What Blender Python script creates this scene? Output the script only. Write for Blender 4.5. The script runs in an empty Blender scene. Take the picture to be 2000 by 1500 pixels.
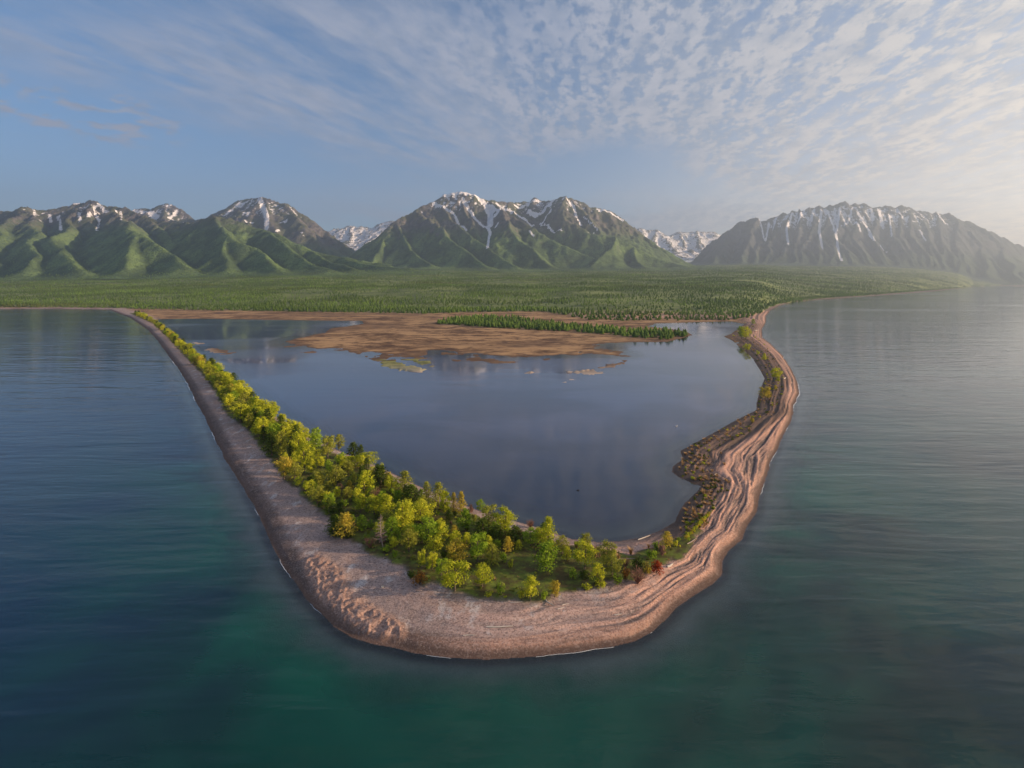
import bpy, math, random
import numpy as np
random.seed(7)
rng = np.random.default_rng(7)
C = bpy.context.scene.collection
R = math.radians

# ============================================================ camera, sky, sun, exposure
F = 1000.0          # focal length in pixels of the 2000 px wide picture
CX, HY, CH = 1000.0, 548.0, 60.0   # centre column, horizon row, drone height (m)
scn = bpy.context.scene
cam_d = bpy.data.cameras.new('camera')
cam = bpy.data.objects.new('camera', cam_d); C.objects.link(cam)
cam_d.sensor_width = 36.0; cam_d.lens = 18.0
cam_d.shift_y = (HY - 750.0) / 2000.0
cam_d.clip_start = 0.5; cam_d.clip_end = 60000
cam.location = (0, 0, CH); cam.rotation_euler = (R(90), 0, 0)
scn.camera = cam
scn.render.engine = 'CYCLES'
cy = scn.cycles
cy.use_denoising = True
cy.max_bounces = 6; cy.diffuse_bounces = 4; cy.glossy_bounces = 3; cy.transmission_bounces = 3
cy.transparent_max_bounces = 8; cy.volume_bounces = 0
cy.caustics_reflective = False; cy.caustics_refractive = False
cy.sample_clamp_indirect = 4.0
scn.view_settings.view_transform = 'Standard'
scn.view_settings.look = 'None'
scn.view_settings.gamma = 1.0
scn.view_settings.exposure = 1.32

SUN_AZ, SUN_EL = 96.0, 14.0       # degrees right of the view axis, degrees up
sun_d = bpy.data.lights.new('sun', 'SUN')
sun = bpy.data.objects.new('sun', sun_d); C.objects.link(sun)
sun_d.energy = 5.0; sun_d.angle = R(0.6); sun_d.color = (1.0, 0.73, 0.48)
sun.rotation_euler = (R(90 - SUN_EL), 0, R(180 - SUN_AZ))
sun.location = (300, 100, 200)

class NT:
    """small helper to write node trees as expressions"""
    def __init__(s, tree): s.t = tree; s.n = tree.nodes; s.l = tree.links
    def node(s, ty, **kw):
        n = s.n.new(ty)
        for k, v in kw.items(): setattr(n, k, v)
        return n
    def put(s, sock, v):
        if isinstance(v, bpy.types.NodeSocket): s.l.new(v, sock)
        elif v is not None: sock.default_value = v
    def m(s, op, a, b=None, c=None, clamp=False):
        n = s.node('ShaderNodeMath', operation=op, use_clamp=clamp)
        s.put(n.inputs[0], a); s.put(n.inputs[1], b)
        if c is not None: s.put(n.inputs[2], c)
        return n.outputs[0]
    def vm(s, op, a, b=None):
        n = s.node('ShaderNodeVectorMath', operation=op)
        s.put(n.inputs[0], a); s.put(n.inputs[1], b)
        return n.outputs[0]
    def xyz(s, v):
        n = s.node('ShaderNodeSeparateXYZ'); s.put(n.inputs[0], v); return n.outputs
    def cmb(s, x, y, z):
        n = s.node('ShaderNodeCombineXYZ')
        s.put(n.inputs[0], x); s.put(n.inputs[1], y); s.put(n.inputs[2], z); return n.outputs[0]
    def noise(s, v, scale=1.0, detail=3.0, rough=0.5, dist=0.0, col=False):
        n = s.node('ShaderNodeTexNoise'); s.put(n.inputs['Vector'], v)
        s.put(n.inputs['Scale'], scale); n.inputs['Detail'].default_value = detail
        n.inputs['Roughness'].default_value = rough; n.inputs['Distortion'].default_value = dist
        return n.outputs['Color' if col else 'Fac']
    def vor(s, v, scale=1.0, feature='F1', out='Distance'):
        n = s.node('ShaderNodeTexVoronoi', feature=feature); s.put(n.inputs['Vector'], v)
        s.put(n.inputs['Scale'], scale); return n.outputs[out]
    def ss(s, v, a, b):      # smooth step from a (0) to b (1)
        n = s.node('ShaderNodeMapRange', interpolation_type='SMOOTHSTEP')
        s.put(n.inputs['Value'], v); s.put(n.inputs['From Min'], a); s.put(n.inputs['From Max'], b)
        return n.outputs[0]
    def mix(s, f, a, b, mode='MIX'):
        n = s.node('ShaderNodeMix', data_type='RGBA', blend_type=mode)
        s.put(n.inputs[0], f)
        for i, v in ((6, a), (7, b)):
            if isinstance(v, tuple) and len(v) == 3: v = v + (1.0,)
            s.put(n.inputs[i], v)
        return n.outputs[2]
    def attr(s, name):
        n = s.node('ShaderNodeAttribute', attribute_name=name); return n.outputs['Fac']
    def bump(s, h, strength=0.5, dist=1.0, normal=None):
        n = s.node('ShaderNodeBump'); s.put(n.inputs['Strength'], strength); s.put(n.inputs['Distance'], dist)
        s.put(n.inputs['Height'], h)
        if normal is not None: s.put(n.inputs['Normal'], normal)
        return n.outputs[0]

world = bpy.data.worlds.new('World'); scn.world = world; world.use_nodes = True
def build_world():
    t = world.node_tree; t.nodes.clear(); N = NT(t)
    sky = N.node('ShaderNodeTexSky', sky_type='NISHITA', sun_disc=False)
    sky.sun_elevation = R(SUN_EL); sky.sun_rotation = R(SUN_AZ)
    sky.air_density = 1.0; sky.dust_density = 0.4; sky.ozone_density = 1.6
    d = N.node('ShaderNodeTexCoord').outputs['Generated']
    x, y, z = N.xyz(d)
    zz = N.m('MAXIMUM', z, 0.0)
    den = N.m('ADD', zz, 0.05)
    px = N.m('DIVIDE', x, den); py = N.m('DIVIDE', y, den)
    P = N.cmb(px, py, 0.0)
    def turned(deg):
        c_, s_ = math.cos(R(deg)), math.sin(R(deg))
        return (N.m('SUBTRACT', N.m('MULTIPLY', px, c_), N.m('MULTIPLY', py, s_)), N.m('ADD', N.m('MULTIPLY', px, s_), N.m('MULTIPLY', py, c_)))
    def nz(v, sc, off, det=4, ro=0.55):
        return N.noise(N.cmb(N.m('MULTIPLY_ADD', v[0], sc[0], off), N.m('MULTIPLY_ADD', v[1], sc[1], off * 0.7), 0.0), 1.0, det, ro)
    ax = turned(25); bx = turned(10)
    n0 = N.m('SUBTRACT', nz(ax, (0.8, 0.5), 2.0, 5, 0.6), 0.5)
    n1 = N.m('SUBTRACT', nz(ax, (2.2, 1.0), 9.0, 4, 0.6), 0.5)
    # extent of the sheet in the cloud plane
    edge = N.m('ADD', ax[0], N.m('MULTIPLY_ADD', n0, 1.6, N.m('MULTIPLY', n1, 0.7)))
    cover = N.ss(edge, -2.95, -2.1)
    fe = N.m('SUBTRACT', ax[1], N.m('MULTIPLY', N.m('MAXIMUM', N.m('SUBTRACT', px, 0.7), 0.0), 1.35))
    fe = N.m('ADD', fe, N.m('MULTIPLY_ADD', n0, 1.8, N.m('MULTIPLY', n1, 0.8)))
    near = N.m('SUBTRACT', 1.0, N.ss(fe, 2.7, 3.7))
    cover = N.m('MULTIPLY', cover, near)
    hole = N.m('MULTIPLY', N.ss(px, -0.15, -0.75), N.ss(N.m('MULTIPLY_ADD', n0, 1.6, py), 1.85, 1.35))
    cover = N.m('MULTIPLY', cover, N.m('MULTIPLY_ADD', hole, -0.75, 1.0))
    # long soft streaks, and rippled rows towards the right
    veil = N.ss(N.m('ADD', N.m('MULTIPLY', nz(ax, (2.1, 0.6), 4.0, 7, 0.66), 0.72), N.m('MULTIPLY', nz(ax, (9.0, 4.0), 6.0, 4, 0.65), 0.28)), 0.36, 0.60)
    ph = N.m('MULTIPLY_ADD', nz(bx, (0.9, 0.7), 1.0, 3, 0.5), 22.0, N.m('MULTIPLY', nz(bx, (5.0, 3.0), 7.0, 3, 0.6), 9.0))
    rows = N.m('MULTIPLY_ADD', N.m('SINE', N.m('MULTIPLY_ADD', bx[0], 42.0, ph)), 0.5, 0.5)
    puff = nz(bx, (25.0, 13.0), 3.0, 4, 0.62)
    lump = nz(bx, (5.5, 2.2), 8.0, 5, 0.62)
    rip = N.ss(N.m('ADD', N.m('MULTIPLY', rows, 0.12), N.m('ADD', N.m('MULTIPLY', puff, 0.85), N.m('MULTIPLY', lump, 0.80))), 0.74, 0.98)
    rr = N.ss(N.m('ADD', px, N.m('MULTIPLY', n0, 0.9)), -0.5, 0.45)
    sheet = N.m('ADD', N.m('MULTIPLY', N.m('MULTIPLY', rip, rr), 0.78), N.m('MULTIPLY', veil, N.m('MULTIPLY_ADD', rr, -0.36, 0.86)), clamp=True)
    sheet = N.m('MULTIPLY', sheet, cover, clamp=True)
    # lower, further bank towards the horizon
    st = N.m('ADD', N.m('MULTIPLY', nz(bx, (0.55, 0.28), 5.0, 6, 0.62), 0.75), N.m('MULTIPLY', nz(bx, (3.0, 1.2), 2.5, 5, 0.6), 0.25))
    low = N.m('MULTIPLY', N.ss(st, 0.40, 0.58), N.m('MULTIPLY', N.ss(py, 3.4, 5.6), N.ss(N.m('DIVIDE', x, N.m('MAXIMUM', y, 0.05)), -0.75, 0.05)))
    wd = N.m('ADD', N.m('POWER', N.m('ADD', px, 2.2), 2.0), N.m('POWER', N.m('SUBTRACT', py, 2.55), 2.0))
    wisp = N.m('MULTIPLY', N.ss(nz(ax, (4.5, 5.5), 3.3, 5, 0.6), 0.48, 0.60), N.ss(wd, 0.42, 0.08))
    cl = N.m('MAXIMUM', sheet, N.m('MAXIMUM', N.m('MULTIPLY', low, 0.85), N.m('MULTIPLY', wisp, 0.95)))
    # clouds get brighter and warmer towards the sun
    s = Vector3(math.sin(R(SUN_AZ)), math.cos(R(SUN_AZ)), 0.18)
    dot = N.node('ShaderNodeVectorMath', operation='DOT_PRODUCT'); N.put(dot.inputs[0], d); dot.inputs[1].default_value = s
    tow = N.m('POWER', N.ss(dot.outputs['Value'], -0.1, 1.0), 1.3)
    hz = N.m('POWER', N.m('SUBTRACT', 1.0, zz), 6.0)
    ccol = N.mix(tow, CLOUD_COOL, CLOUD_WARM)
    ccol = N.mix(N.m('MULTIPLY', N.m('MULTIPLY', hz, tow), 1.6, clamp=True), ccol, (9.6, 7.2, 4.8))
    ccol = N.mix(N.ss(nz(bx, (8.0, 4.5), 11.0, 5, 0.62), 0.40, 0.68), ccol, N.mix(0.60, ccol, (1.5, 2.0, 2.9)))
    ccol = N.mix(N.m('MULTIPLY', N.m('SUBTRACT', 1.0, rip), N.m('MULTIPLY', rr, 0.9)), ccol, N.mix(0.75, ccol, (1.35, 1.85, 2.6)))
    skyc = N.mix(0.0, sky.outputs[0], sky.outputs[0])
    skyc = N.mix(1.0, sky.outputs[0], N.mix(hz, SKY_TINT, (0.80, 0.78, 1.02)), 'MULTIPLY')
    skyc = N.mix(N.m('MULTIPLY', N.m('MULTIPLY', hz, tow), 1.5, clamp=True), skyc, (10.5, 7.2, 4.0))
    col = N.mix(cl, skyc, ccol)
    bg = N.node('ShaderNodeBackground'); N.put(bg.inputs[0], col); bg.inputs[1].default_value = SKY_STR
    out = N.node('ShaderNodeOutputWorld'); N.l.new(bg.outputs[0], out.inputs[0])
def Vector3(*a): return tuple(a)
SKY_STR = 0.060
SKY_TINT = (0.53, 0.80, 1.04)
CLOUD_COOL = (2.6, 2.85, 3.6)
CLOUD_WARM = (5.0, 4.65, 4.2)
build_world()

# ============================================================ helpers
def W(x, y, z=0.0):
    """picture pixel of a point at height z -> world x, y (arrays or floats)"""
    D = (CH - z) * F / (np.asarray(y, float) - HY)
    return (np.asarray(x, float) - CX) / F * D, D
def W3(x, y, D):
    return ((x - CX) / F * D, D, CH + (HY - y) / F * D)

def _h(ix, iy, seed):
    n = (ix.astype(np.int64) * 374761393 + iy.astype(np.int64) * 668265263 + seed * 1442695041) & 0xffffffff
    n = ((n ^ (n >> 13)) * 1274126177) & 0xffffffff
    n = (n ^ (n >> 16)) & 0xffffff
    return n / float(0xffffff)
def vn(x, y, seed=0):
    ix = np.floor(x); iy = np.floor(y); fx = x - ix; fy = y - iy
    fx = fx * fx * fx * (fx * (fx * 6 - 15) + 10); fy = fy * fy * fy * (fy * (fy * 6 - 15) + 10)
    a = _h(ix, iy, seed); b = _h(ix + 1, iy, seed); c = _h(ix, iy + 1, seed); d = _h(ix + 1, iy + 1, seed)
    return (a + (b - a) * fx) * (1 - fy) + (c + (d - c) * fx) * fy
def fbm(x, y, o=4, seed=0, g=0.5):
    s = 0; a = 1.0; t = 0
    for i in range(o):
        s = s + a * (vn(x, y, seed + i * 17) - 0.5); t += a; a *= g
        x, y = (x * 1.6 - y * 1.2) + 5.3, (x * 1.2 + y * 1.6) - 2.1
    return s / t * 2
def ridged(x, y, o=4, seed=0, g=0.55):
    s = 0; a = 1.0; t = 0
    for i in range(o):
        s = s + a * (1 - np.abs(vn(x, y, seed + i * 31) * 2 - 1)); t += a; a *= g
        x, y = (x * 1.6 - y * 1.2) + 3.1, (x * 1.2 + y * 1.6) + 7.7
    return s / t
def sstep(v, a, b):
    t = np.clip((v - a) / (b - a), 0, 1); return t * t * (3 - 2 * t)

def seg_dist(px, py, pts):
    best = np.full(px.shape, 1e18)
    for (x0, y0), (x1, y1) in zip(pts[:-1], pts[1:]):
        dx, dy = x1 - x0, y1 - y0; L = dx * dx + dy * dy + 1e-9
        t = np.clip(((px - x0) * dx + (py - y0) * dy) / L, 0, 1)
        d = (px - x0 - t * dx) ** 2 + (py - y0 - t * dy) ** 2
        np.minimum(best, d, out=best)
    return np.sqrt(best)
def inside(px, py, pts):
    r = np.zeros(px.shape, bool); n = len(pts)
    for i in range(n):
        x0, y0 = pts[i]; x1, y1 = pts[(i + 1) % n]
        if y0 == y1: continue
        c = ((y0 > py) != (y1 > py)) & (px < (x1 - x0) * (py - y0) / (y1 - y0) + x0)
        r ^= c
    return r

def mesh_obj(name, verts, faces, mat=None, parent=None, smooth=False, attrs=None, uvless=True):
    me = bpy.data.meshes.new(name)
    v = np.ascontiguousarray(verts, dtype=np.float32)
    f = np.ascontiguousarray(faces, dtype=np.int32)
    me.vertices.add(len(v)); me.vertices.foreach_set('co', v.ravel())
    k = f.shape[1]
    me.loops.add(f.size); me.loops.foreach_set('vertex_index', f.ravel())
    me.polygons.add(len(f))
    me.polygons.foreach_set('loop_start', np.arange(0, f.size, k, dtype=np.int32))
    me.polygons.foreach_set('loop_total', np.full(len(f), k, dtype=np.int32))
    if smooth: me.polygons.foreach_set('use_smooth', np.ones(len(f), bool))
    me.update(calc_edges=True)
    if attrs:
        for an, av in attrs.items():
            a = me.attributes.new(an, 'FLOAT', 'POINT'); a.data.foreach_set('value', np.asarray(av, np.float32))
    if mat: me.materials.append(mat)
    o = bpy.data.objects.new(name, me); C.objects.link(o)
    if parent: o.parent = parent
    return o
def tag(o, label=None, cat=None, group=None, kind=None):
    if label: o['label'] = label
    if cat: o['category'] = cat
    if group: o['group'] = group
    if kind: o['kind'] = kind
    return o
def new_mat(name):
    m = bpy.data.materials.new(name); m.use_nodes = True
    m.node_tree.nodes.clear(); N = NT(m.node_tree)
    out = N.node('ShaderNodeOutputMaterial')
    return m, N, out
def principled(N, out, col, rough=0.9, normal=None, spec=0.2):
    p = N.node('ShaderNodeBsdfPrincipled')
    if isinstance(col, tuple): col = col + (1.0,)
    N.put(p.inputs['Base Color'], col); N.put(p.inputs['Roughness'], rough)
    p.inputs['Specular IOR Level'].default_value = spec
    if normal is not None: N.put(p.inputs['Normal'], normal)
    N.l.new(p.outputs[0], out.inputs[0]); return p

# ============================================================ shorelines, traced and laid out on the ground in metres
OUT_PX = [(-900,594),(-300,600),(0,603.5),(90,603),(213,604.5),(253,620),(287,642),(310,668),(330,697),(353,727),(370,757),(383,787),(403,820),(420,860),
 (437,893),(460,930),(483,967),(507,1007),(530,1062),(550,1100),(572,1132),(597,1168),(630,1200),(652,1225),(687,1245),(725,1257),(770,1266),(810,1277),
 (875,1285),(950,1288),(1032,1283),(1115,1275),(1197,1263),(1239,1253),(1274,1234),(1302,1209),(1320,1188),(1352,1164),(1390,1141),(1410,1124),
 (1412,1095),(1424,1074),(1450,1054),(1460,1026),(1478,1000),(1484,966),(1498,930),(1504,905),(1520,874),(1530,850),(1547,819),(1551,790),(1561,769),
 (1556,742),(1544,718),(1528,694),(1507,673),(1489,659),(1488,643),(1496,630),(1496,618),(1505,606),(1520,598),(1547,590),(1600,585),(1650,581.5),
 (1700,578),(1760,574),(1820,569.5),(1870,564),(1890,560.5),(1925,558.5),(1960,558),(1990,560),(2060,559),(2300,557.5),(2800,556.8)]
POND_PX = [(308,623.5),(400,622.5),(500,624.5),(600,626),(707,627),(711,632),(680,637),(645,641),(632,650),(585,656),(545,662),(530,673),(590,680),(640,682),
 (690,690),(752,701),(800,695),(850,690),(882,692),(950,697),(1020,699),(1107,697),(1152,695),(1202,698),(1230,699),(1242,695),(1236,689),(1195,678),(1190,671),(1238,668.5),
 (1301,668),(1330,662),(1353,654.5),(1344,648),(1300,641),(1265,637.5),(1280,632),(1307,631),(1360,629.5),(1427,628),(1454,633),(1440,643),(1428,652),
 (1413,657),(1430,665),(1445,678),(1467,697),(1483,721),(1493,739),(1483,766),(1478,785),(1477,801),(1440,819),(1387,849),(1328,881),(1334,897),
 (1314,911),(1312,922),(1326,933),(1350,943),(1369,950),(1356,966),(1338,982),(1326,1000),(1318,1019),(1290,1036),(1250,1050),(1210,1057),(1170,1059),
 (1114,1052),(1054,1031),(1008,1018),(932,996),(820,950),(760,921),(746,913),(683,889),(662,880),(634,866),(571,836),(522,800),(480,766),(431,727),(404,706),
 (388,697),(362,672),(332,650),(312,634)]
def line_w(px): 
    a = np.array(px, float); x, y = W(a[:, 0], a[:, 1]); return list(zip(x, y))
OUT = line_w(OUT_PX); POND = line_w(POND_PX)
# close the land far behind the mountains and far to the sides
OUT = [(-26000, OUT[0][1] + 300)] + OUT + [(26000, 9000)]
OUTPOLY = OUT + [(26000, 30000), (-26000, 30000)]
POND_C = POND + [POND[0]]
ISLES_PX = [[(1108,727),(1130,724),(1145,721),(1160,723),(1180,729),(1150,731),(1125,730)],
 [(1012,727),(1030,725),(1042,728),(1028,730)],
 [(584,688),(610,686),(628,688),(605,690)],
 [(745,707),(765,703),(790,711),(815,718),(822,724),(800,725),(778,720),(752,716)],
 [(398,683),(415,679),(435,684),(455,690),(440,692),(415,688)],
 [(376,669),(392,667),(402,671),(388,673)],
 [(1174,717),(1190,713),(1205,710),(1222,704),(1224,705.5),(1206,712),(1190,716),(1176,719)],
 [(1100,747),(1108,743),(1116,740),(1118,742),(1110,746),(1102,749)]]
ISLES = [line_w(p) for p in ISLES_PX]
FLAT = line_w([(660,680),(720,700),(770,722),(825,728),(860,712),(930,708),(1000,712),(1060,706),(1090,698),(960,694),(860,686),(760,680)])
VEG_PX = [(250,610),(300,633),(336,668),(362,697),(405,742),(445,812),(482,839),(512,882),(535,906),(550,932),(580,957),(602,982),(632,1006),(648,1018),(640,1042),
 (655,1054),(682,1056),(702,1070),(724,1086),(760,1099),(786,1112),(800,1130),(828,1144),(860,1142),(890,1153),(930,1167),(970,1174),(1040,1176),(1070,1173),(1100,1163),
 (1130,1155),(1166,1148),(1200,1139),(1240,1137),(1270,1117),(1300,1108),(1330,1090),(1352,1068),(1372,1030),(1386,1004),(1372,1004),(1350,1030),(1322,1048),(1290,1062),
 (1262,1072),(1230,1085),(1195,1072),(1160,1067),(1110,1062),(1054,1042),(1008,1030),(932,1006),(820,962),(746,924),(683,898),(634,872),(571,842),(522,806),(480,770),(431,731),(404,710),
 (388,699),(362,676),(332,654),(300,630),(270,614)]
VEG = []
for (x, y) in VEG_PX:
    a, b = W(x, y, 1.2); VEG.append((float(a), float(b)))
HUM = [tuple(map(float, W(x, y, 1.4))) for x, y in [(588,1092),(622,1080),(662,1104),(700,1160),(745,1190),(790,1212),(787,1238),(735,1240),(668,1204),(618,1160)]]

EDGE_X = [-3000,-900,-300,0,200,300,420,560,700,850,905,1000,1060,1100,1143,1240,1300,1420,1455,1488,1497,1506,1525,1560,1600,1700,1800,1870,1900,1960,2100,2600,5000]
EDGE_Y = [592,593,598,601,602.5,605,608,611,613,615,613,612.5,612,618,626,627,626,626,624,613,606,601,595,589,584.5,577.5,569.4,563.8,560,557.8,556.9,556,556]
def forest_edge_D(u):
    """distance at which the forest starts, in direction u = x / y"""
    return CH * F / (np.interp(u * F + CX, EDGE_X, EDGE_Y) - HY)

def ground(x, y):
    """height of the ground and its cover at world x, y"""
    x = np.asarray(x, float); y = np.asarray(y, float)
    wob = 0.9 * fbm(x / 9, y / 9, 3, 5) * np.clip(y / 150, 0.5, 3)
    do = seg_dist(x, y, OUT) * np.where(inside(x, y, OUTPOLY), 1, -1)
    dp = seg_dist(x, y, POND_C) * np.where(inside(x, y, POND), -1, 1)
    di = np.full(x.shape, -1e9)
    for i, isl in enumerate(ISLES):
        c = np.array(isl).mean(0); r = np.abs(np.array(isl) - c).max() + 60
        m = (np.abs(x - c[0]) < r) & (np.abs(y - c[1]) < r)
        if m.any():
            s = seg_dist(x[m], y[m], isl + [isl[0]]) * np.where(inside(x[m], y[m], isl), 1, -1)
            di[m] = np.maximum(di[m], s)
    marsh = sstep(y, 300, 380) * (1 - sstep(y, 1150, 1500)) * sstep(do, 18, 40) * (1 - sstep(y - forest_edge_D(x / np.maximum(y, 1)), 0, 60))
    land = np.maximum(np.minimum(do + wob * 0.35, dp), di)
    # frayed marsh edges: tussocks and channels
    fray = 9 * fbm(x / 34, y / 60, 5, 11, 0.62) + 3.0 * fbm(x / 7, y / 12, 3, 21)
    frz = marsh * sstep(x, -400, -250) * (1 - sstep(y, 470, 620)) * (1 - sstep(x, 60, 140)) 
    base = np.minimum(do + wob * 0.35, dp)
    base = base + fray * 0.25 * marsh + frz * (26 * fbm(x / 55, y / 42, 5, 17, 0.62) + 9 * fbm(x / 10, y / 9, 3, 27) - 5)
    base = base - 16 * marsh * sstep(ridged(x / 150 + 0.4 * fbm(x / 40, y / 40, 2, 63), y / 75, 2, 62), 0.90, 0.97) * sstep(x, -330, -200) * (1 - sstep(y, 560, 640))
    m = (y > 330) & (y < 500) & (x > -220) & (x < 60)
    if m.any():
        q = seg_dist(x[m], y[m], FLAT + [FLAT[0]]) * np.where(inside(x[m], y[m], FLAT), 1, -1)
        base[m] = np.maximum(base[m], 16 * (fbm(x[m] / 13, y[m] / 15, 4, 37, 0.6) - 0.06) * sstep(q, -6, 9) - 4 * (1 - sstep(q, -6, 4)) - 30 * (q < -6))
    land = np.maximum(base, di + 0.25 * fray + 4.5 * fbm(x / 7, y / 9, 3, 57) + 4.0 * fbm(x / 2.6, y / 3.6, 2, 58))
    hb = np.where(do < dp, 1.0, 0.0)
    up = np.clip(land, 0, None)
    right = sstep(x, -10, 40)
    crest = 1.35 * (1 - np.exp(-np.clip(do, 0, None) / 3.4))
    inner = 0.9 * (1 - np.exp(-np.clip(dp, 0, None) / 3.5))
    bar = np.minimum(crest, inner + 0.35 * sstep(dp, 4, 14) + 0.5 * sstep(dp, 12, 25))
    bar = np.where(do + dp < 60, bar, np.minimum(crest, 1.6))
    mar = 0.30 * (1 - np.exp(-up / 5)) + 0.10 * fbm(x / 14, y / 22, 3, 44) * sstep(up, 0, 4)
    h = bar * (1 - marsh) + mar * marsh
    # storm berms: low ridges running along the bar
    beach = (1 - marsh) * (1 - sstep(y, 900, 1100))
    t = np.clip(do / np.maximum(do + np.clip(dp, 0, 60), 1e-3), 0, 1)
    ang = -np.arctan2(y - 165, x)
    s = ang * 70
    tt = t * 15 + 1.5 * fbm(s / 26, t * 2.0, 3, 71)
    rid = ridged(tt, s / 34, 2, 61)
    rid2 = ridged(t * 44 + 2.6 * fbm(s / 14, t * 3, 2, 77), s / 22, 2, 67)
    vegm = sstep(seg_dist(x, y, VEG + [VEG[0]]) * np.where(inside(x, y, VEG), 1, -1) + 1.2 * fbm(x / 3, y / 3, 3, 8), -0.6, 0.9)
    strip = sstep(x, -34, 12) * sstep(do, 0.6, 2.6)
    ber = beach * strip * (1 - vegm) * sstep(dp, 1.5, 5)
    hyy = np.clip(y / 120.0, 1, 1.35)
    h = h + ber * (0.46 * (rid - 0.62) + 0.42 * (rid2 - 0.6)) * hyy
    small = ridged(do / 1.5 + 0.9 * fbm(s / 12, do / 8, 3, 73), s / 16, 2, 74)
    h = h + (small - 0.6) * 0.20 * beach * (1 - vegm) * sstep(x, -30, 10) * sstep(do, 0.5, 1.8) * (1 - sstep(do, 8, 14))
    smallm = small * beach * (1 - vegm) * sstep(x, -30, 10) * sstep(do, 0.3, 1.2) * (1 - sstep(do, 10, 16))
    toe = np.exp(-((do - 2.4) / 0.9) ** 2) * beach * sstep(x, -40, 60)
    h = h + 0.22 * toe
    # hummocks of pushed-up shingle on the tip
    hm = sstep(seg_dist(x, y, HUM + [HUM[0]]) * np.where(inside(x, y, HUM), 1, -1), -1.0, 1.2) * beach
    hum = ridged((x * 0.9 + y * 0.35) / 1.7 + 0.8 * fbm(x / 3, y / 3, 2, 15), (y * 0.9 - x * 0.35) / 1.1, 3, 91)
    h = h + hm * (0.85 * (hum - 0.5) + 0.18)
    lb = beach * (1 - vegm) * (1 - hm) * (1 - strip)
    h = h + lb * 0.10 * fbm(x / 2.4, y / 3.5, 3, 30) * sstep(do, 0.5, 3)
    h = h + vegm * (0.25 + 0.25 * fbm(x / 5, y / 5, 3, 33))
    # mainland: flat at the shore, then a long rise to the foot of the mountains
    back = np.clip(np.minimum(do, dp), 0, None)
    u = x / np.maximum(y, 1)
    fd = y - forest_edge_D(u)
    main = sstep(y, 800, 1000) * sstep(fd, -20, 60)
    slope = np.interp(u, [-2.0, -1.0, -0.45, -0.2, 0.3, 0.9, 1.4], [0.030, 0.034, 0.046, 0.046, 0.042, 0.062, 0.07])
    dd = np.clip(fd - 40, 0, None)
    h = h + main * (2.5 + np.maximum(0, dd - 150) * slope + 5 * fbm(x / 300, y / 300, 4, 51) * sstep(dd, 100, 800))
    h = np.where(land < 0, np.maximum(land * np.where(marsh > 0.4, 0.10, 0.12), -3.2) - 0.02, np.maximum(h * sstep(land, -0.2, 1.6), 0.012 * up + 0.02))
    return h, dict(do=do, dp=dp, land=land, marsh=marsh, veg=vegm, rid=rid, rid2=rid2, small=smallm, ber=ber, hum=hm, main=main, frz=frz)

def ground_z(x, y):
    return ground(np.atleast_1d(np.asarray(x, float)), np.atleast_1d(np.asarray(y, float)))[0]
def on_ground(x, y):
    """pixel lists -> world points standing on the ground"""
    x = np.asarray(x, float); y = np.asarray(y, float); z = np.full(x.shape, 1.2)
    for _ in range(3):
        X, Y = W(x, y, z); z = np.maximum(ground_z(X, Y), 0.0)
    return X, Y, z

# ============================================================ ground sheet
def grid_mesh(us, ys, widen=0.0):
    U, Y = np.meshgrid(us, ys); X = U * np.sqrt(Y * Y + widen * widen)
    return X, Y
def grid_faces(nr, nc, keep=None):
    i = np.arange(nr * nc).reshape(nr, nc)
    f = np.stack([i[:-1, :-1], i[:-1, 1:], i[1:, 1:], i[1:, :-1]], -1).reshape(-1, 4)
    if keep is not None:
        k = keep.ravel(); f = f[k[f].any(1)]
    return f
def compact(V, F_, attrs):
    used = np.zeros(len(V), bool); used[F_.ravel()] = True
    idx = np.cumsum(used) - 1
    return V[used], idx[F_], {k: v[used] for k, v in attrs.items()}

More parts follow.
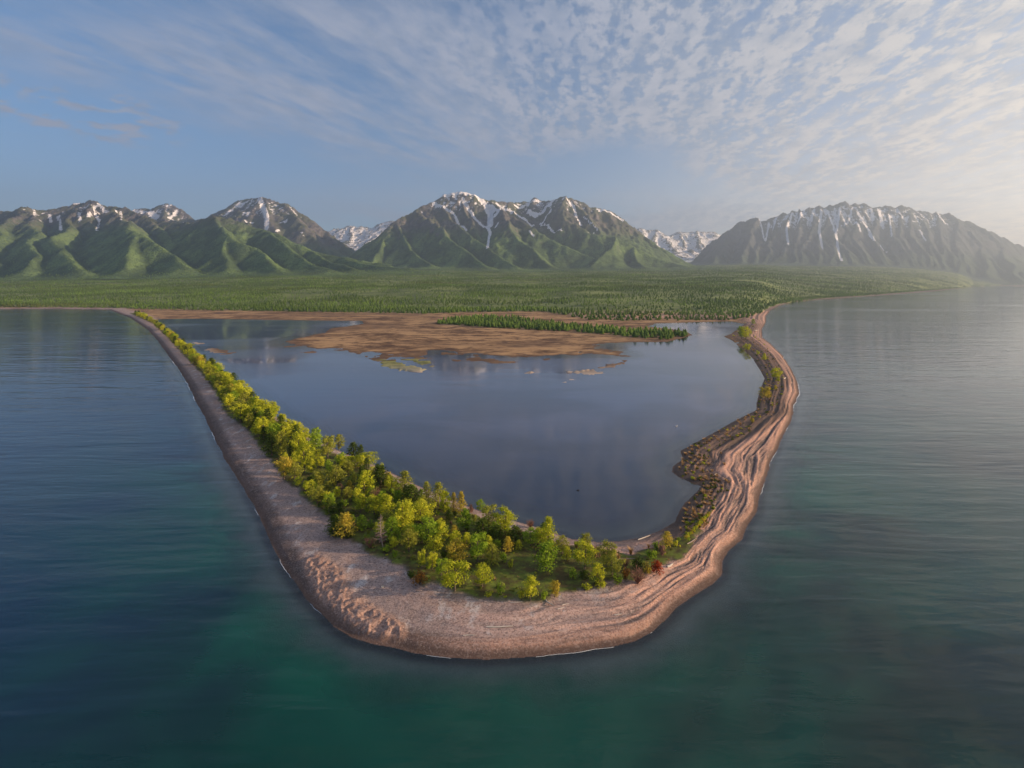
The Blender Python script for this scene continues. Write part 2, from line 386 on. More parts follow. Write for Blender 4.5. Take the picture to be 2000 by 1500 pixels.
def m_ground():
    m, N, out = new_mat('ground_shingle_and_turf')
    pos = N.node('ShaderNodeNewGeometry').outputs['Position']
    veg, marsh, main = N.attr('veg'), N.attr('marsh'), N.attr('main')
    rid, do, ber = N.attr('rid'), N.attr('dshore'), N.attr('ber')
    # shingle
    peb = N.vor(pos, 4.4, out='Color'); pebv = N.xyz(peb)[0]
    fine = N.noise(pos, 2.2, 6, 0.75)
    mid = N.noise(pos, 0.16, 5, 0.6)
    g = N.mix(N.ss(mid, 0.35, 0.65), (0.105, 0.077, 0.070), (0.180, 0.125, 0.110))
    g = N.mix(N.m('MULTIPLY', N.ss(rid, 0.50, 0.74), ber), g, (0.64, 0.355, 0.25))  # pink sunlight on berm tops put into the colour, along with sorted sand
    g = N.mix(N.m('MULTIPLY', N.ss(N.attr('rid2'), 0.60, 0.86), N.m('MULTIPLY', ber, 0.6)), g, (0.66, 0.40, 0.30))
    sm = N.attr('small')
    g = N.mix(N.m('MULTIPLY', N.ss(sm, 0.62, 0.84), 0.75), g, (0.52, 0.30, 0.215))  # light crests and dark troughs of the small ridges painted into the colour
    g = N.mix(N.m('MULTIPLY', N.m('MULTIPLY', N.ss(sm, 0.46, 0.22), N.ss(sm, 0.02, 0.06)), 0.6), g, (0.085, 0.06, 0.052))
    g = N.mix(N.m('MULTIPLY', N.attr('hum'), 0.75), g, (0.50, 0.30, 0.225))
    pale = N.m('MULTIPLY', N.ss(N.noise(N.vm('MULTIPLY', pos, (0.35, 0.16, 1)), 1.0, 5, 0.62), 0.53, 0.68), N.attr('pale'))
    g = N.mix(N.m('MULTIPLY', N.attr('pale'), 0.6), g, (0.50, 0.365, 0.325))  # left beach colour lightened to offset the shade of the trees
    g = N.mix(N.m('MULTIPLY', pale, 0.8), g, (0.55, 0.50, 0.49))
    g = N.mix(N.m('MULTIPLY', N.ss(pebv, 0.55, 0.95), 0.45), g, N.mix(0.45, g, (0.70, 0.58, 0.52)))
    g = N.mix(N.m('MULTIPLY', N.ss(pebv, 0.42, 0.10), 0.45), g, (0.10, 0.072, 0.066))
    g = N.mix(N.m('MULTIPLY', N.ss(fine, 0.52, 0.30), 0.6), g, (0.06, 0.045, 0.04))
    g = N.mix(N.m('MULTIPLY', N.attr('bank'), 0.75), g, N.mix(fine, (0.045, 0.032, 0.026), (0.15, 0.105, 0.08)))
    wet = N.ss(N.m('ADD', do, N.m('MULTIPLY', N.noise(pos, 0.3, 3), 1.2)), 3.0, 0.6)
    g = N.mix(N.ss(do, -0.2, -2.0), g, N.mix(fine, (0.34, 0.28, 0.24), (0.60, 0.52, 0.45)))
    wet = N.m('MULTIPLY', wet, N.ss(do, -3.0, -0.3))
    g = N.mix(N.m('MULTIPLY', wet, 0.66), g, (0.115, 0.066, 0.046))
    # turf among the trees
    tv = N.noise(pos, 0.45, 6, 0.68)
    t_ = N.mix(N.ss(tv, 0.38, 0.62), (0.085, 0.066, 0.028), (0.125, 0.155, 0.028))
    t_ = N.mix(N.ss(N.noise(pos, 0.9, 5, 0.7), 0.60, 0.72), t_, (0.20, 0.25, 0.045))
    # marsh: dry sedge in streaks with dark peat between
    mp = N.vm('MULTIPLY', pos, (0.010, 0.028, 1.0))
    ms = N.noise(mp, 1.3, 9, 0.74, 0.5)
    ms2 = N.noise(N.vm('MULTIPLY', pos, (0.06, 0.10, 1.0)), 1.0, 7, 0.75)
    sed = N.mix(N.ss(N.m('ADD', N.m('MULTIPLY', ms, 0.6), N.m('MULTIPLY', ms2, 0.4)), 0.42, 0.56), (0.105, 0.056, 0.032), (0.43, 0.265, 0.135))
    sed = N.mix(N.m('MULTIPLY', N.ss(N.noise(N.vm('MULTIPLY', pos, (0.004, 0.010, 1.0)), 1.0, 5, 0.6), 0.50, 0.62), 0.6), sed, (0.15, 0.09, 0.055))
    sed = N.mix(N.m('MULTIPLY', N.ss(ms2, 0.48, 0.38), 0.7), sed, (0.09, 0.052, 0.036))
    sed = N.mix(N.attr('wetm'), sed, (0.13, 0.078, 0.05))
    sed = N.mix(N.attr('algae'), sed, N.mix(N.ss(ms2, 0.42, 0.56), (0.12, 0.13, 0.045), (0.27, 0.26, 0.09)))
    fl = N.mix(N.ss(N.noise(pos, 0.01, 5, 0.6), 0.4, 0.6), (0.10, 0.130, 0.045), (0.20, 0.235, 0.075))
    c = N.mix(veg, g, t_)
    c = N.mix(marsh, c, sed)
    c = N.mix(main, c, fl)
    b = N.m('ADD', N.m('MULTIPLY', fine, 0.5), N.m('MULTIPLY', N.vor(pos, 4.0), 0.5))
    nrm = N.bump(b, 0.45, 0.14)
    principled(N, out, c, 0.92, nrm, 0.15)
    return m
def build_ground():
    yp = np.concatenate([np.arange(1560, 760, -2.0), np.arange(760, 640, -1.2), np.arange(640, 600, -0.8), np.arange(600, 556.5, -0.7)])
    ys = CH * F / (yp - HY)
    ys = np.concatenate([ys, [7600, 8200, 9000, 10500, 12500]])
    us = np.concatenate([[-3.0, -2.4, -1.9, -1.6, -1.4, -1.25], np.arange(-1150, 1151, 2.0) / F, [1.25, 1.4, 1.6, 1.9, 2.4, 3.0]])
    X, Y = grid_mesh(us, ys)
    h, A = ground(X.ravel(), Y.ravel())
    keep = (h > -3.0)
    f = grid_faces(len(ys), len(us), keep)
    V = np.stack([X.ravel(), Y.ravel(), h], 1)
    x, y = V[:, 0], V[:, 1]
    pale = (1 - A['veg']) * (1 - sstep(x, 0, 40)) * sstep(A['do'], 2.5, 5) * (1 - A['hum'])
    wetm = A['marsh'] * (1 - sstep(A['land'], 1.0, 12 + 0 * x)) * 0.9
    algae = np.zeros(len(x))
    for k in (0, 1, 2, 3):
        c = np.array(ISLES[k]); algae = np.maximum(algae, (inside(x, y, ISLES[k]) | (seg_dist(x, y, ISLES[k]) < 5)) * 1.0 if False else 0)
    ck = np.array(ISLES[3]).mean(0); algae = np.exp(-(((x - ck[0]) / 32) ** 2 + ((y - ck[1]) / 34) ** 2)) 
    algae = sstep(algae + 0.35 * fbm(x / 9, y / 9, 3, 99), 0.3, 0.6)
    xp_ = x / y * F + CX; bank = sstep(xp_, 1290, 1330) * (1 - sstep(A['dp'], np.interp(y, [100, 150, 200, 260, 600], [4, 6, 13, 10, 18]), np.interp(y, [100, 150, 200, 260, 600], [7, 9, 17, 15, 26]))) * (1 - sstep(y, 600, 800))
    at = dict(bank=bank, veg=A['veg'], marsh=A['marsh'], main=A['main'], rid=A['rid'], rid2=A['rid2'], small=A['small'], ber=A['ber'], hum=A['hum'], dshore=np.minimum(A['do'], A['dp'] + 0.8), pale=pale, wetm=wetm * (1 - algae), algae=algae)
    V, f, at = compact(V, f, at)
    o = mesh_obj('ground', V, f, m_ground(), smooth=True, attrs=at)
    tag(o, 'long curved shingle spit with marsh and forest plain behind it', 'ground', kind='structure')
    return o
build_ground()

# ============================================================ water
def m_water(name, cols, depth_attr, rip, rough, ior, shelf_or_dim=None):
    m, N, out = new_mat(name)
    pos = N.node('ShaderNodeNewGeometry').outputs['Position']
    x, y, z = N.xyz(pos)
    big = N.noise(N.vm('MULTIPLY', pos, (0.012, 0.022, 1)), 1.0, 4, 0.6, 0.6)
    c = N.mix(N.ss(big, 0.40, 0.60), cols[0], cols[1])
    c = N.mix(N.ss(N.m('ADD', x, N.m('MULTIPLY', big, 60.0)), 10.0, -90.0), c, cols[2])
    if shelf_or_dim: c = N.mix(N.m('MULTIPLY', N.attr('shelf_or_dim'), N.ss(big, 0.30, 0.66) if name == 'lake_water' else 0.95), c, shelf_or_dim)
    gust = N.ss(N.noise(N.vm('MULTIPLY', pos, (0.004, 0.012, 1)), 1.0, 4, 0.55, 0.8), 0.38, 0.66)
    w1 = N.noise(N.vm('MULTIPLY', pos, (0.10, 0.34, 1)), 1.0, 3, 0.55, 0.5)
    w2 = N.noise(N.vm('MULTIPLY', pos, (0.7, 1.6, 1)), 1.0, 3, 0.6)
    w3 = N.noise(N.vm('MULTIPLY', pos, (0.014, 0.06, 1)), 1.0, 3, 0.5, 0.7)
    hgt = N.m('ADD', N.m('ADD', N.m('MULTIPLY', w1, rip[0]), N.m('MULTIPLY', w2, N.m('MULTIPLY_ADD', gust, rip[1], rip[1] * 0.25))), N.m('MULTIPLY', w3, rip[2]))
    hgt = N.m('ADD', hgt, N.m('MULTIPLY', N.noise(N.vm('MULTIPLY', pos, (0.035, 0.16, 1)), 1.0, 2, 0.5, 0.4), rip[2] * 0.55))
    rough = N.m('MULTIPLY_ADD', gust, rough * 1.6, rough * 0.5)
    nrm = N.bump(hgt, 1.0, 1.0)
    body = N.node('ShaderNodeBsdfDiffuse'); N.put(body.inputs[0], c)
    tr = N.node('ShaderNodeBsdfTransparent'); tr.inputs[0].default_value = (0.74, 0.86, 0.84, 1)
    gl = N.node('ShaderNodeBsdfGlossy'); gl.inputs['Color'].default_value = (1, 1, 1, 1)
    N.put(gl.inputs['Roughness'], rough); N.put(gl.inputs['Normal'], nrm)
    fr = N.node('ShaderNodeFresnel'); fr.inputs['IOR'].default_value = ior; N.put(fr.inputs['Normal'], nrm)
    under = N.node('ShaderNodeMixShader'); N.put(under.inputs[0], N.attr(depth_attr)); N.l.new(tr.outputs[0], under.inputs[1]); N.l.new(body.outputs[0], under.inputs[2])
    mx = N.node('ShaderNodeMixShader'); N.l.new(fr.outputs[0], mx.inputs[0]); N.l.new(under.outputs[0], mx.inputs[1]); N.l.new(gl.outputs[0], mx.inputs[2])
    N.l.new(mx.outputs[0], out.inputs[0])
    return m
def build_water():
    yp = np.concatenate([np.arange(1700, 640, -4.0), np.arange(640, 556, -2.0)])
    ys = np.concatenate([[-4000, -1500, -500, -100, 0, 30, 45], CH * F / (yp - HY), [8000, 10000]])
    us = np.concatenate([[-6, -4, -3, -2, -1.5, -1.25], np.arange(-1100, 1101, 5.0) / F, [1.25, 1.5, 2, 3, 4, 6]])
    X, Y = grid_mesh(us, ys, 45.0)
    x = X.ravel(); y = Y.ravel()
    do = -seg_dist(x, y, OUT) * np.where(inside(x, y, OUTPOLY), 1, -1)
    keep = do > -12
    dep = sstep(np.clip(do, 0, None) + 2.5 * fbm(x / 6, y / 6, 3, 3) * sstep(do, 0, 3), 0.0, 12.0)
    dep = 0.03 + 0.97 * dep
    V = np.stack([x, y, np.zeros(len(x))], 1)
    f = grid_faces(len(ys), len(us), keep)
    V, f, at = compact(V, f, dict(depth=dep, shelf_or_dim=np.exp(-np.clip(do, 0, None) / 26.0) * (1 - sstep(y, 130, 260)) * sstep(do, 0, 6)))
    lake = mesh_obj('lake_water', V, f, m_water('lake_water', [(0.001, 0.012, 0.011), (0.0015, 0.028, 0.022), (0.0005, 0.018, 0.050)], 'depth', (0.09, 0.018, 0.42), 0.06, 1.42, (0.003, 0.088, 0.052)), smooth=True, attrs=at)
    tag(lake, 'open lake around the spit, teal close in and blue grey further out', 'lake', kind='structure')
    yp = np.arange(1075, 612, -3.0); ys = CH * F / (yp - HY)
    us = np.arange(-760, 560, 5.0) / F
    X, Y = grid_mesh(us, ys); x = X.ravel(); y = Y.ravel()
    dp = seg_dist(x, y, POND_C) * np.where(inside(x, y, POND), 1, -1)
    do = seg_dist(x, y, OUT) * np.where(inside(x, y, OUTPOLY), 1, -1)
    keep = (dp > -14) & (do > 4) | (dp > 0) | (inside(x, y, line_w([(500, 600), (1300, 600), (1360, 660), (1260, 700), (700, 720), (520, 690)])))
    dep = 0.2 + 0.8 * sstep(np.clip(dp, 0, None), 0, 14)
    V = np.stack([x, y, np.full(len(x), 0.004)], 1)
    f = grid_faces(len(ys), len(us), keep)
    V, f, at = compact(V, f, dict(depth=dep, shelf_or_dim=1 - sstep(y + 0.15 * x, 125, 250)))  # weaker reflection at the near end put in as a darker body colour
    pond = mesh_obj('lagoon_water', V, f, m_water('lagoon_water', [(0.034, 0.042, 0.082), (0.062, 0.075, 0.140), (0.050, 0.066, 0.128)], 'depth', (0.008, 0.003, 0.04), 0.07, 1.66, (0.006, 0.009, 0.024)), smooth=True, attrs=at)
    tag(pond, 'calm slate blue lagoon enclosed by the spit, mirroring the peaks', 'lagoon', kind='structure')
build_water()

# ============================================================ mountains
def ridge_world(r):
    return [W3(x, y, D) for (x, y, D) in r]
class Massif:
    def __init__(s, name, label, x0, x1, y0, y1, step, ridges, k, amp, treeline, snowline, seed):
        s.name = name; s.label = label; s.k = k; s.amp = amp; s.treeline = treeline; s.snowline = snowline; s.seed = seed
        s.xs = np.arange(x0, x1, step); s.ys = np.arange(y0, y1, step)
        X, Y = np.meshgrid(s.xs, s.ys)
        warp = 1.0
        Xw = X + 70 * fbm(X / 420, Y / 420, 4, seed) ; Yw = Y + 70 * fbm(X / 420, Y / 420, 4, seed + 9)
        ridges = [(ridges[0][0], jag(ridges[0][1], {400: 6.5, 500: 4.0}.get(seed, 2.6), seed))] + list(ridges[1:])
        best = np.full(X.shape, -1e9); bd = np.zeros(X.shape)
        for kk, r in ridges:
            p = ridge_world(r)
            for (xa, ya, za), (xb, yb, zb) in zip(p[:-1], p[1:]):
                dx, dy = xb - xa, yb - ya; L = dx * dx + dy * dy + 1e-6
                near = 1.0
                # exact on the ridge, warped away from it
                for_x, for_y = X, Y
                t = np.clip(((X - xa) * dx + (Y - ya) * dy) / L, 0, 1)
                d0 = np.hypot(X - xa - t * dx, Y - ya - t * dy)
                wgt = sstep(d0, 20, 220) if (r is ridges[0][1]) else 1.0
                XX = X + (Xw - X) * wgt; YY = Y + (Yw - Y) * wgt
                t = np.clip(((XX - xa) * dx + (YY - ya) * dy) / L, 0, 1)
                d = np.hypot(XX - xa - t * dx, YY - ya - t * dy)
                z = za + (zb - za) * t - kk * s.k * d + 0.00016 * np.minimum(d, 1500) ** 2
                m = z > best
                best[m] = z[m]; bd[m] = d[m] + (0.0 if r is ridges[0][1] else 70.0)
        base = 150
        hi = sstep(best, base + 20, base + 520)
        w = sstep(bd, 10, 160)
        rg = ridged(X / 330, Y / 330, 6, seed + 3)
        rg2 = ridged(X / 90, Y / 90, 4, seed + 5)
        rg3 = ridged(X / 34, Y / 34, 2, seed + 7)
        h = best + s.amp * (rg - 0.62) * 105 * w * (0.16 + 0.84 * hi) + s.amp * (rg2 - 0.6) * 58 * (0.48 + 0.52 * w) * (0.2 + 0.8 * hi) + (rg3 - 0.62) * 24 * hi
        s.h = h; s.X = X; s.Y = Y; s.step = step
    def at(s, x, y):
        fx = (np.asarray(x) - s.xs[0]) / s.step; fy = (np.asarray(y) - s.ys[0]) / s.step
        ok = (fx >= 0) & (fy >= 0) & (fx < len(s.xs) - 1) & (fy < len(s.ys) - 1)
        ix = np.clip(fx.astype(int), 0, len(s.xs) - 2); iy = np.clip(fy.astype(int), 0, len(s.ys) - 2)
        a = fx - ix; b = fy - iy; h = s.h
        v = (h[iy, ix] * (1 - a) + h[iy, ix + 1] * a) * (1 - b) + (h[iy + 1, ix] * (1 - a) + h[iy + 1, ix + 1] * a) * b
        return np.where(ok, v, -1e3)
def shift(r, dx=0, dy=0, dD=0): return [(x + dx, y + dy, D + dD) for x, y, D in r]

left_crest = [(-420,430,5200),(-250,415,5200),(-120,400,5100),(0,411,5000),(10,413,5000),(52,404,4900),(84,409,5000),(115,406,5050),(154,397,5100),(178,390,5100),(196,399,5050),(227,404,5000),(245,404,4950),(266,415,4850),(301,430,4700),(350,434,4600),(384,435,4500),(405,426,4300),(420,420,4200),(437,425,4150),(472,432,4150),(497,443,4150),(535,455,4100),(570,472,4050),(609,490,4000),(665,504,3900),(700,511,3800),(760,521,3700)]
L_R = [(1.0, left_crest),
 (1.0, [(52,404,4900),(60,440,4300),(70,480,3700),(60,520,3200)]),
 (1.0, [(52,404,4900),(10,440,4200),(-30,480,3600),(-70,520,3100)]),
 (1.0, [(-120,400,5100),(-150,450,4200),(-180,510,3300)]),
 (1.0, [(-250,415,5200),(-300,470,4200),(-340,520,3300)]),
 (1.0, [(154,397,5100),(140,430,4500),(115,463,3900),(128,490,3500),(150,515,3250),(160,532,3080)]),
 (1.1, [(178,390,5100),(186,420,4650),(192,450,4300)]),
 (1.0, [(227,404,5000),(245,430,4300),(266,451,3750),(262,480,3450),(250,505,3250),(240,530,3080)]),
 (1.0, [(266,451,3750),(300,468,3600),(335,497,3400),(367,524,3150)]),
 (1.0, [(301,430,4700),(320,455,4300),(340,475,4000)]),
 (1.15,[(405,426,4300),(385,445,4050),(372,470,3850)]),
 (1.0, [(423,422,4150),(444,462,3700),(436,490,3450),(440,515,3250),(445,532,3120)]),
 (1.0, [(444,462,3700),(490,482,3500),(530,512,3250),(548,530,3120)]),
 (1.0, [(520,450,4100),(546,470,3800),(580,495,3550),(620,520,3300),(650,535,3150)]),
 (1.0, [(609,490,4000),(660,515,3600),(700,530,3350)]),
 (1.0, [(665,504,3900),(740,522,3600),(800,533,3400)])]
far_R = [(1.0, [(200,420,7000),(259,409,6900),(294,408,6900),(325,398,6900),(343,404,6850),(364,416,6800),(378,430,6700),(402,427,6900),(427,413,6700),(441,408,6600),(469,390,6500),(490,387,6500),(518,385,6400),(542,395,6350),(560,397,6300),(595,420,6250),(630,448,6200),(665,472,6100),(686,490,6000),(720,520,5900)]),
 (1.1, [(518,386,6400),(530,430,5900),(545,470,5500),(560,500,5200)]),
 (1.1, [(560,397,6300),(600,450,5700),(640,490,5400)]),
 (1.1, [(490,387,6500),(470,430,6000),(460,460,5700)]),
 (1.1, [(325,398,6900),(320,430,6400),(310,460,6000)])]
cen_crest = [(700,522,5000),(715,504,5050),(722,490,5100),(743,462,5200),(775,430,5400),(810,411,5600),(838,397,5700),(855,392,5750),(866,380,5800),(880,377,5800),(897,374,5800),(925,378,5800),(939,388,5800),(957,392,5850),(978,394,5900),(995,394,5950),(1006,396,6200),(1034,394,6300),(1044,385,6300),(1058,392,6300),(1079,390,6100),(1090,387,6000),(1104,382,5900),(1118,388,5900),(1139,395,5900),(1153,404,5900),(1181,408,5900),(1198,415,5900),(1216,427,5850),(1240,448,5800),(1265,465,5700),(1300,488,5600),(1340,515,5500)]
C_R = [(1.0, cen_crest),
 (1.0, [(775,432,5400),(785,472,5000),(810,495,4750),(838,520,4500)]),
 (1.0, [(743,462,5200),(738,490,4900),(730,515,4650)]),
 (1.0, [(810,411,5600),(838,428,5300),(870,458,4950),(901,485,4700),(925,505,4500),(950,524,4300)]),
 (1.0, [(855,392,5750),(880,425,5350),(908,451,5100),(950,483,4750),(980,505,4500),(1004,524,4300)]),
 (1.15,[(897,376,5800),(903,405,5500),(925,440,5200),(938,460,5050)]),
 (1.0, [(957,392,5850),(978,404,5600),(985,412,5350),(988,440,5000),(1010,465,4800),(1037,488,4600),(1060,508,4450),(1075,524,4300)]),
 (1.0, [(985,412,5350),(1015,430,5250),(1041,443,5100),(1090,472,4900),(1142,500,4700),(1198,524,4500)]),
 (1.1, [(1044,388,6300),(1040,405,6000)]),
 (1.0, [(1104,382,5900),(1098,405,5600),(1108,430,5350),(1115,455,5150)]),
 (1.0, [(1118,388,5900),(1145,425,5500),(1168,450,5250)]),
 (1.0, [(1104,430,5400),(1146,455,5100),(1202,462,5000),(1240,480,4900),(1290,505,4800),(1340,523,4700)]),
 (1.0, [(1202,462,5000),(1190,485,4750),(1160,508,4550),(1150,525,4400)]),
 (1.0, [(1240,480,4900),(1250,505,4650),(1260,526,4450)])]
def right_spurs():
    cr = [(1340,530,8200),(1392,470,8300),(1424,448,8200),(1444,432,8100),(1476,423,8000),(1496,430,8000),(1520,422,8000),(1548,410,7950),(1580,405,7900),(1608,406,7900),(1640,395,7850),(1660,400,7850),(1680,398,7850),(1708,404,7850),(1724,402,7850),(1748,406,7850),(1780,404,7850),(1808,412,7850),(1852,414,7850),(1880,430,7850),(1912,446,7850),(1940,452,7850),(1960,462,7850),(2000,482,7900),(2080,510,8000),(2200,540,8200)]
    L = [(1.0, cr)]
    r = random.Random(3)
    for x, y, D in [(1476,423,8000),(1500,430,8000),(1520,422,8000),(1548,410,7950),(1564,408,7920),(1590,405,7900),(1622,401,7900),(1641,396,7850),(1662,400,7850),(1684,399,7850),(1706,404,7850),(1736,404,7850),(1758,405,7850),(1782,404,7850),(1806,411,7850),(1832,413,7850),(1865,420,7850),(1912,446,7850),(1960,462,7850),(1424,448,8200)]:
        n = 5; pts = [(x, y + 1, D)]; yy = y; dx = -14 if x < 1700 else 8
        for j in range(1, n + 1):
            t = j / n
            yy = y + (533 - y) * t ** 0.9
            pts.append((x + dx * t * 2.2 + r.uniform(-9, 9), yy, D - (D - 6500) * t ** 0.85))
        L.append((1.0, pts))
        q = pts[2]
        L.append((1.1, [q, (q[0] + r.uniform(16, 26), q[1] + 30, q[2] - 350), (q[0] + r.uniform(26, 42), 532, 6550)]))
    return L
def jag(p, amp, seed):
    r = random.Random(seed); o = [p[0]]
    for a, b in zip(p[:-1], p[1:]):
        n = max(1, int(abs(b[0] - a[0]) / 9))
        for j in range(1, n + 1):
            t = j / n; q = 0 if j == n else r.uniform(-amp, amp * 0.9)
            o.append((a[0] + (b[0] - a[0]) * t, a[1] + (b[1] - a[1]) * t + q, a[2] + (b[2] - a[2]) * t))
    return o
snow_R = [(1.0, [(620,470,9800),(638,451,9700),(660,446,9700),(687,441,9700),(715,443,9700),(730,447,9700),(740,437,9700),(755,433,9700),(768,431,9700),(790,440,9700)]),
 (1.1, [(687,441,9700),(680,470,9000)]),(1.1, [(715,443,9700),(712,465,9200)]),(1.1,[(655,447,9700),(650,475,9000)]),
 (1.0, [(1230,455,9800),(1248,446,9700),(1262,450,9700),(1280,447,9700),(1304,462,9700),(1315,458,9900),(1328,452,9900),(1345,454,9900),(1360,450,9900),(1375,453,9900),(1388,450,9900),(1400,455,9900),(1430,462,9900)]),
 (1.1, [(1280,447,9700),(1276,480,9000)]),(1.1, [(1328,452,9900),(1335,480,9200)]),(1.1, [(1360,450,9900),(1370,480,9200)])]
MASS = [
 Massif('mountain', 'long green ridge with rocky knob and pyramid foothills on the left', -7800, -400, 2850, 5700, 13, L_R, 0.90, 1.0, 520, 560, 100),
 Massif('mountain', 'brown snow-streaked peak rising behind the left green ridge', -6200, -1300, 4700, 8000, 17, far_R, 0.85, 1.0, 420, 700, 200),
 Massif('mountain', 'tallest massif with flat snow-capped summit and long snow couloirs', -1900, 2200, 3900, 7200, 12, C_R, 0.95, 1.0, 560, 700, 300),
 Massif('mountain', 'hazy broad mountain above the lake with many narrow snow gullies', 2400, 11000, 6000, 9600, 19, right_spurs(), 1.15, 1.0, 420, 700, 400),
 Massif('mountain', 'far snow-covered peaks seen in the gaps between the nearer massifs', -4200, 4800, 8300, 11000, 26, snow_R, 0.7, 1.0, -100, 300, 500),
]
SNOW = [ # traced snow fields: pixel line, width in pixels, massif index
 ([(862,384),(880,380),(895,379),(912,380),(928,382)], 6, 2), ([(845,396),(866,402),(887,420),(901,441),(911,451)], 3, 2),
 ([(904,390),(918,413),(936,434),(953,446),(957,455),(954,470),(952,483)], 4, 2), ([(934,388),(948,402),(958,420),(957,440)], 9, 2),
 ([(944,394),(960,404),(976,410),(966,422)], 6, 2), ([(971,399),(1002,413),(1020,427),(1041,441)], 5, 2), ([(1006,402),(1034,398),(1055,396)], 5, 2),
 ([(1079,392),(1070,404),(1062,413),(1045,421),(1034,414)], 9, 2), ([(1076,409),(1058,437)], 3, 2), ([(1100,388),(1121,406),(1125,423),(1135,441)], 4, 2),
 ([(1139,423),(1167,451)], 1.5, 2), ([(1167,410),(1195,417),(1216,431)], 4, 2), ([(1055,437),(1072,446),(1097,451)], 3, 2), ([(1034,452),(1043,462)], 3, 2), ([(973,438),(966,447)], 2.5, 2), ([(1150,455),(1160,455)], 2, 2),
 ([(117,406),(135,403),(154,399)], 3, 0), ([(180,402),(194,430),(189,451)], 2.4, 0), ([(192,400),(227,413)], 3, 0), ([(95,420),(100,434)], 3, 0), ([(114,423),(119,451)], 2.6, 0),
 ([(154,416),(156,434)], 3, 0), ([(172,422),(178,420)], 4, 0), ([(66,413),(80,434)], 2, 0), ([(236,415),(238,430)], 1.5, 0),
 ([(259,413),(294,417),(306,427)], 8, 1), ([(329,427),(346,413)], 2.5, 1), ([(320,402),(335,402)], 2, 1),
 ([(507,389),(516,410),(521,425),(521,448)], 6, 1), ([(476,416),(486,418)], 4, 1), ([(441,420),(455,408),(469,396)], 4, 1), ([(470,400),(492,390)], 3, 1), ([(548,436),(560,431)], 4, 1), ([(480,434),(494,438)], 3, 1), ([(540,452),(546,450)], 3, 1), ([(588,455),(594,462)], 1.5, 1),
 ([(1604,410),(1602,430),(1600,454),(1606,486)], 3.2, 3), ([(1616,412),(1632,450),(1636,482),(1644,510)], 3.2, 3), ([(1640,408),(1634,450)], 3.5, 3),
 ([(1676,416),(1692,442),(1708,470)], 4, 3), ([(1672,434),(1680,450)], 3, 3), ([(1716,410),(1724,446)], 4.5, 3), ([(1736,420),(1742,462)], 1.8, 3), ([(1548,416),(1536,446),(1540,478)], 2.6, 3),
 ([(1484,430),(1496,466)], 2, 3), ([(1502,438),(1494,470)], 3, 3), ([(1516,426),(1510,448)], 3, 3), ([(1796,450),(1808,470)], 2.5, 3), ([(1720,482),(1732,494)], 2, 3), ([(1832,416),(1846,436)], 2.5, 3),
 ([(1570,412),(1560,432)], 3, 3), ([(1590,412),(1584,434)], 3, 3), ([(1752,412),(1764,428)], 2.5, 3), ([(1665,408),(1650,440)], 2.5, 3), ([(1700,408),(1706,430)], 3, 3)]
def cast(ms, x, y):
    """where the sight line through a traced point meets the massif"""
    Ds = np.arange(ms.ys[0], ms.ys[-1], 12.0)
    hs = ms.at((x - CX) / F * Ds, Ds); zr = CH + (HY - y) / F * Ds
    k = np.nonzero(hs >= zr)[0]
    if len(k) == 0: k = [int(np.argmax(hs - zr))]
    D = Ds[k[0]]; return (x - CX) / F * D, D
def m_mountain(ms):
    m, N, out = new_mat('mountain_rock_forest_snow')
    geo = N.node('ShaderNodeNewGeometry'); pos = geo.outputs['Position']; nz = N.xyz(geo.outputs['Normal'])[2]
    z = N.xyz(pos)[2]
    n1 = N.noise(pos, 0.004, 5, 0.6); n2 = N.noise(pos, 0.02, 5, 0.65); n3 = N.noise(pos, 0.09, 4, 0.7)
    rock = N.mix(N.ss(n2, 0.35, 0.65), (0.075, 0.072, 0.074), (0.160, 0.145, 0.138))
    scr = N.mix(N.ss(n1, 0.4, 0.6), rock, (0.095, 0.105, 0.065))
    grn = N.mix(N.ss(n1, 0.38, 0.62), (0.082, 0.122, 0.054), (0.155, 0.225, 0.080))
    grn = N.mix(N.ss(n3, 0.50, 0.62), grn, (0.040, 0.072, 0.030))
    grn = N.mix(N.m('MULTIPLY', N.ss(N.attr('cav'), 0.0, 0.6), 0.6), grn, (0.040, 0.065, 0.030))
    k = N.m('ADD', z, N.m('MULTIPLY', N.m('SUBTRACT', n1, 0.5), 340.0))
    k = N.m('ADD', k, N.m('MULTIPLY', N.m('SUBTRACT', n2, 0.5), 220.0))
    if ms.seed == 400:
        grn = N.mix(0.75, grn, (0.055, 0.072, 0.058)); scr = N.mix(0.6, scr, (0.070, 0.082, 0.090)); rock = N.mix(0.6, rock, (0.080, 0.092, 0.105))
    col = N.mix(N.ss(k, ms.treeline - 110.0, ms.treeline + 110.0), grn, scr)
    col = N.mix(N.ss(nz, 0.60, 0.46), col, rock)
    sn = N.attr('snow')
    sn = N.m('ADD', sn, N.m('MULTIPLY', N.m('SUBTRACT', N.noise(pos, 0.030, 6, 0.75), 0.5), 1.7))
    col = N.mix(N.ss(sn, 0.42, 0.52), col, (0.80, 0.78, 0.80))
    hb = N.m('ADD', N.m('MULTIPLY', n2, 18.0), N.m('MULTIPLY', n3, 9.0))
    nrm = N.bump(hb, 0.75, 1.0)
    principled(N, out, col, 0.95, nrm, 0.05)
    return m
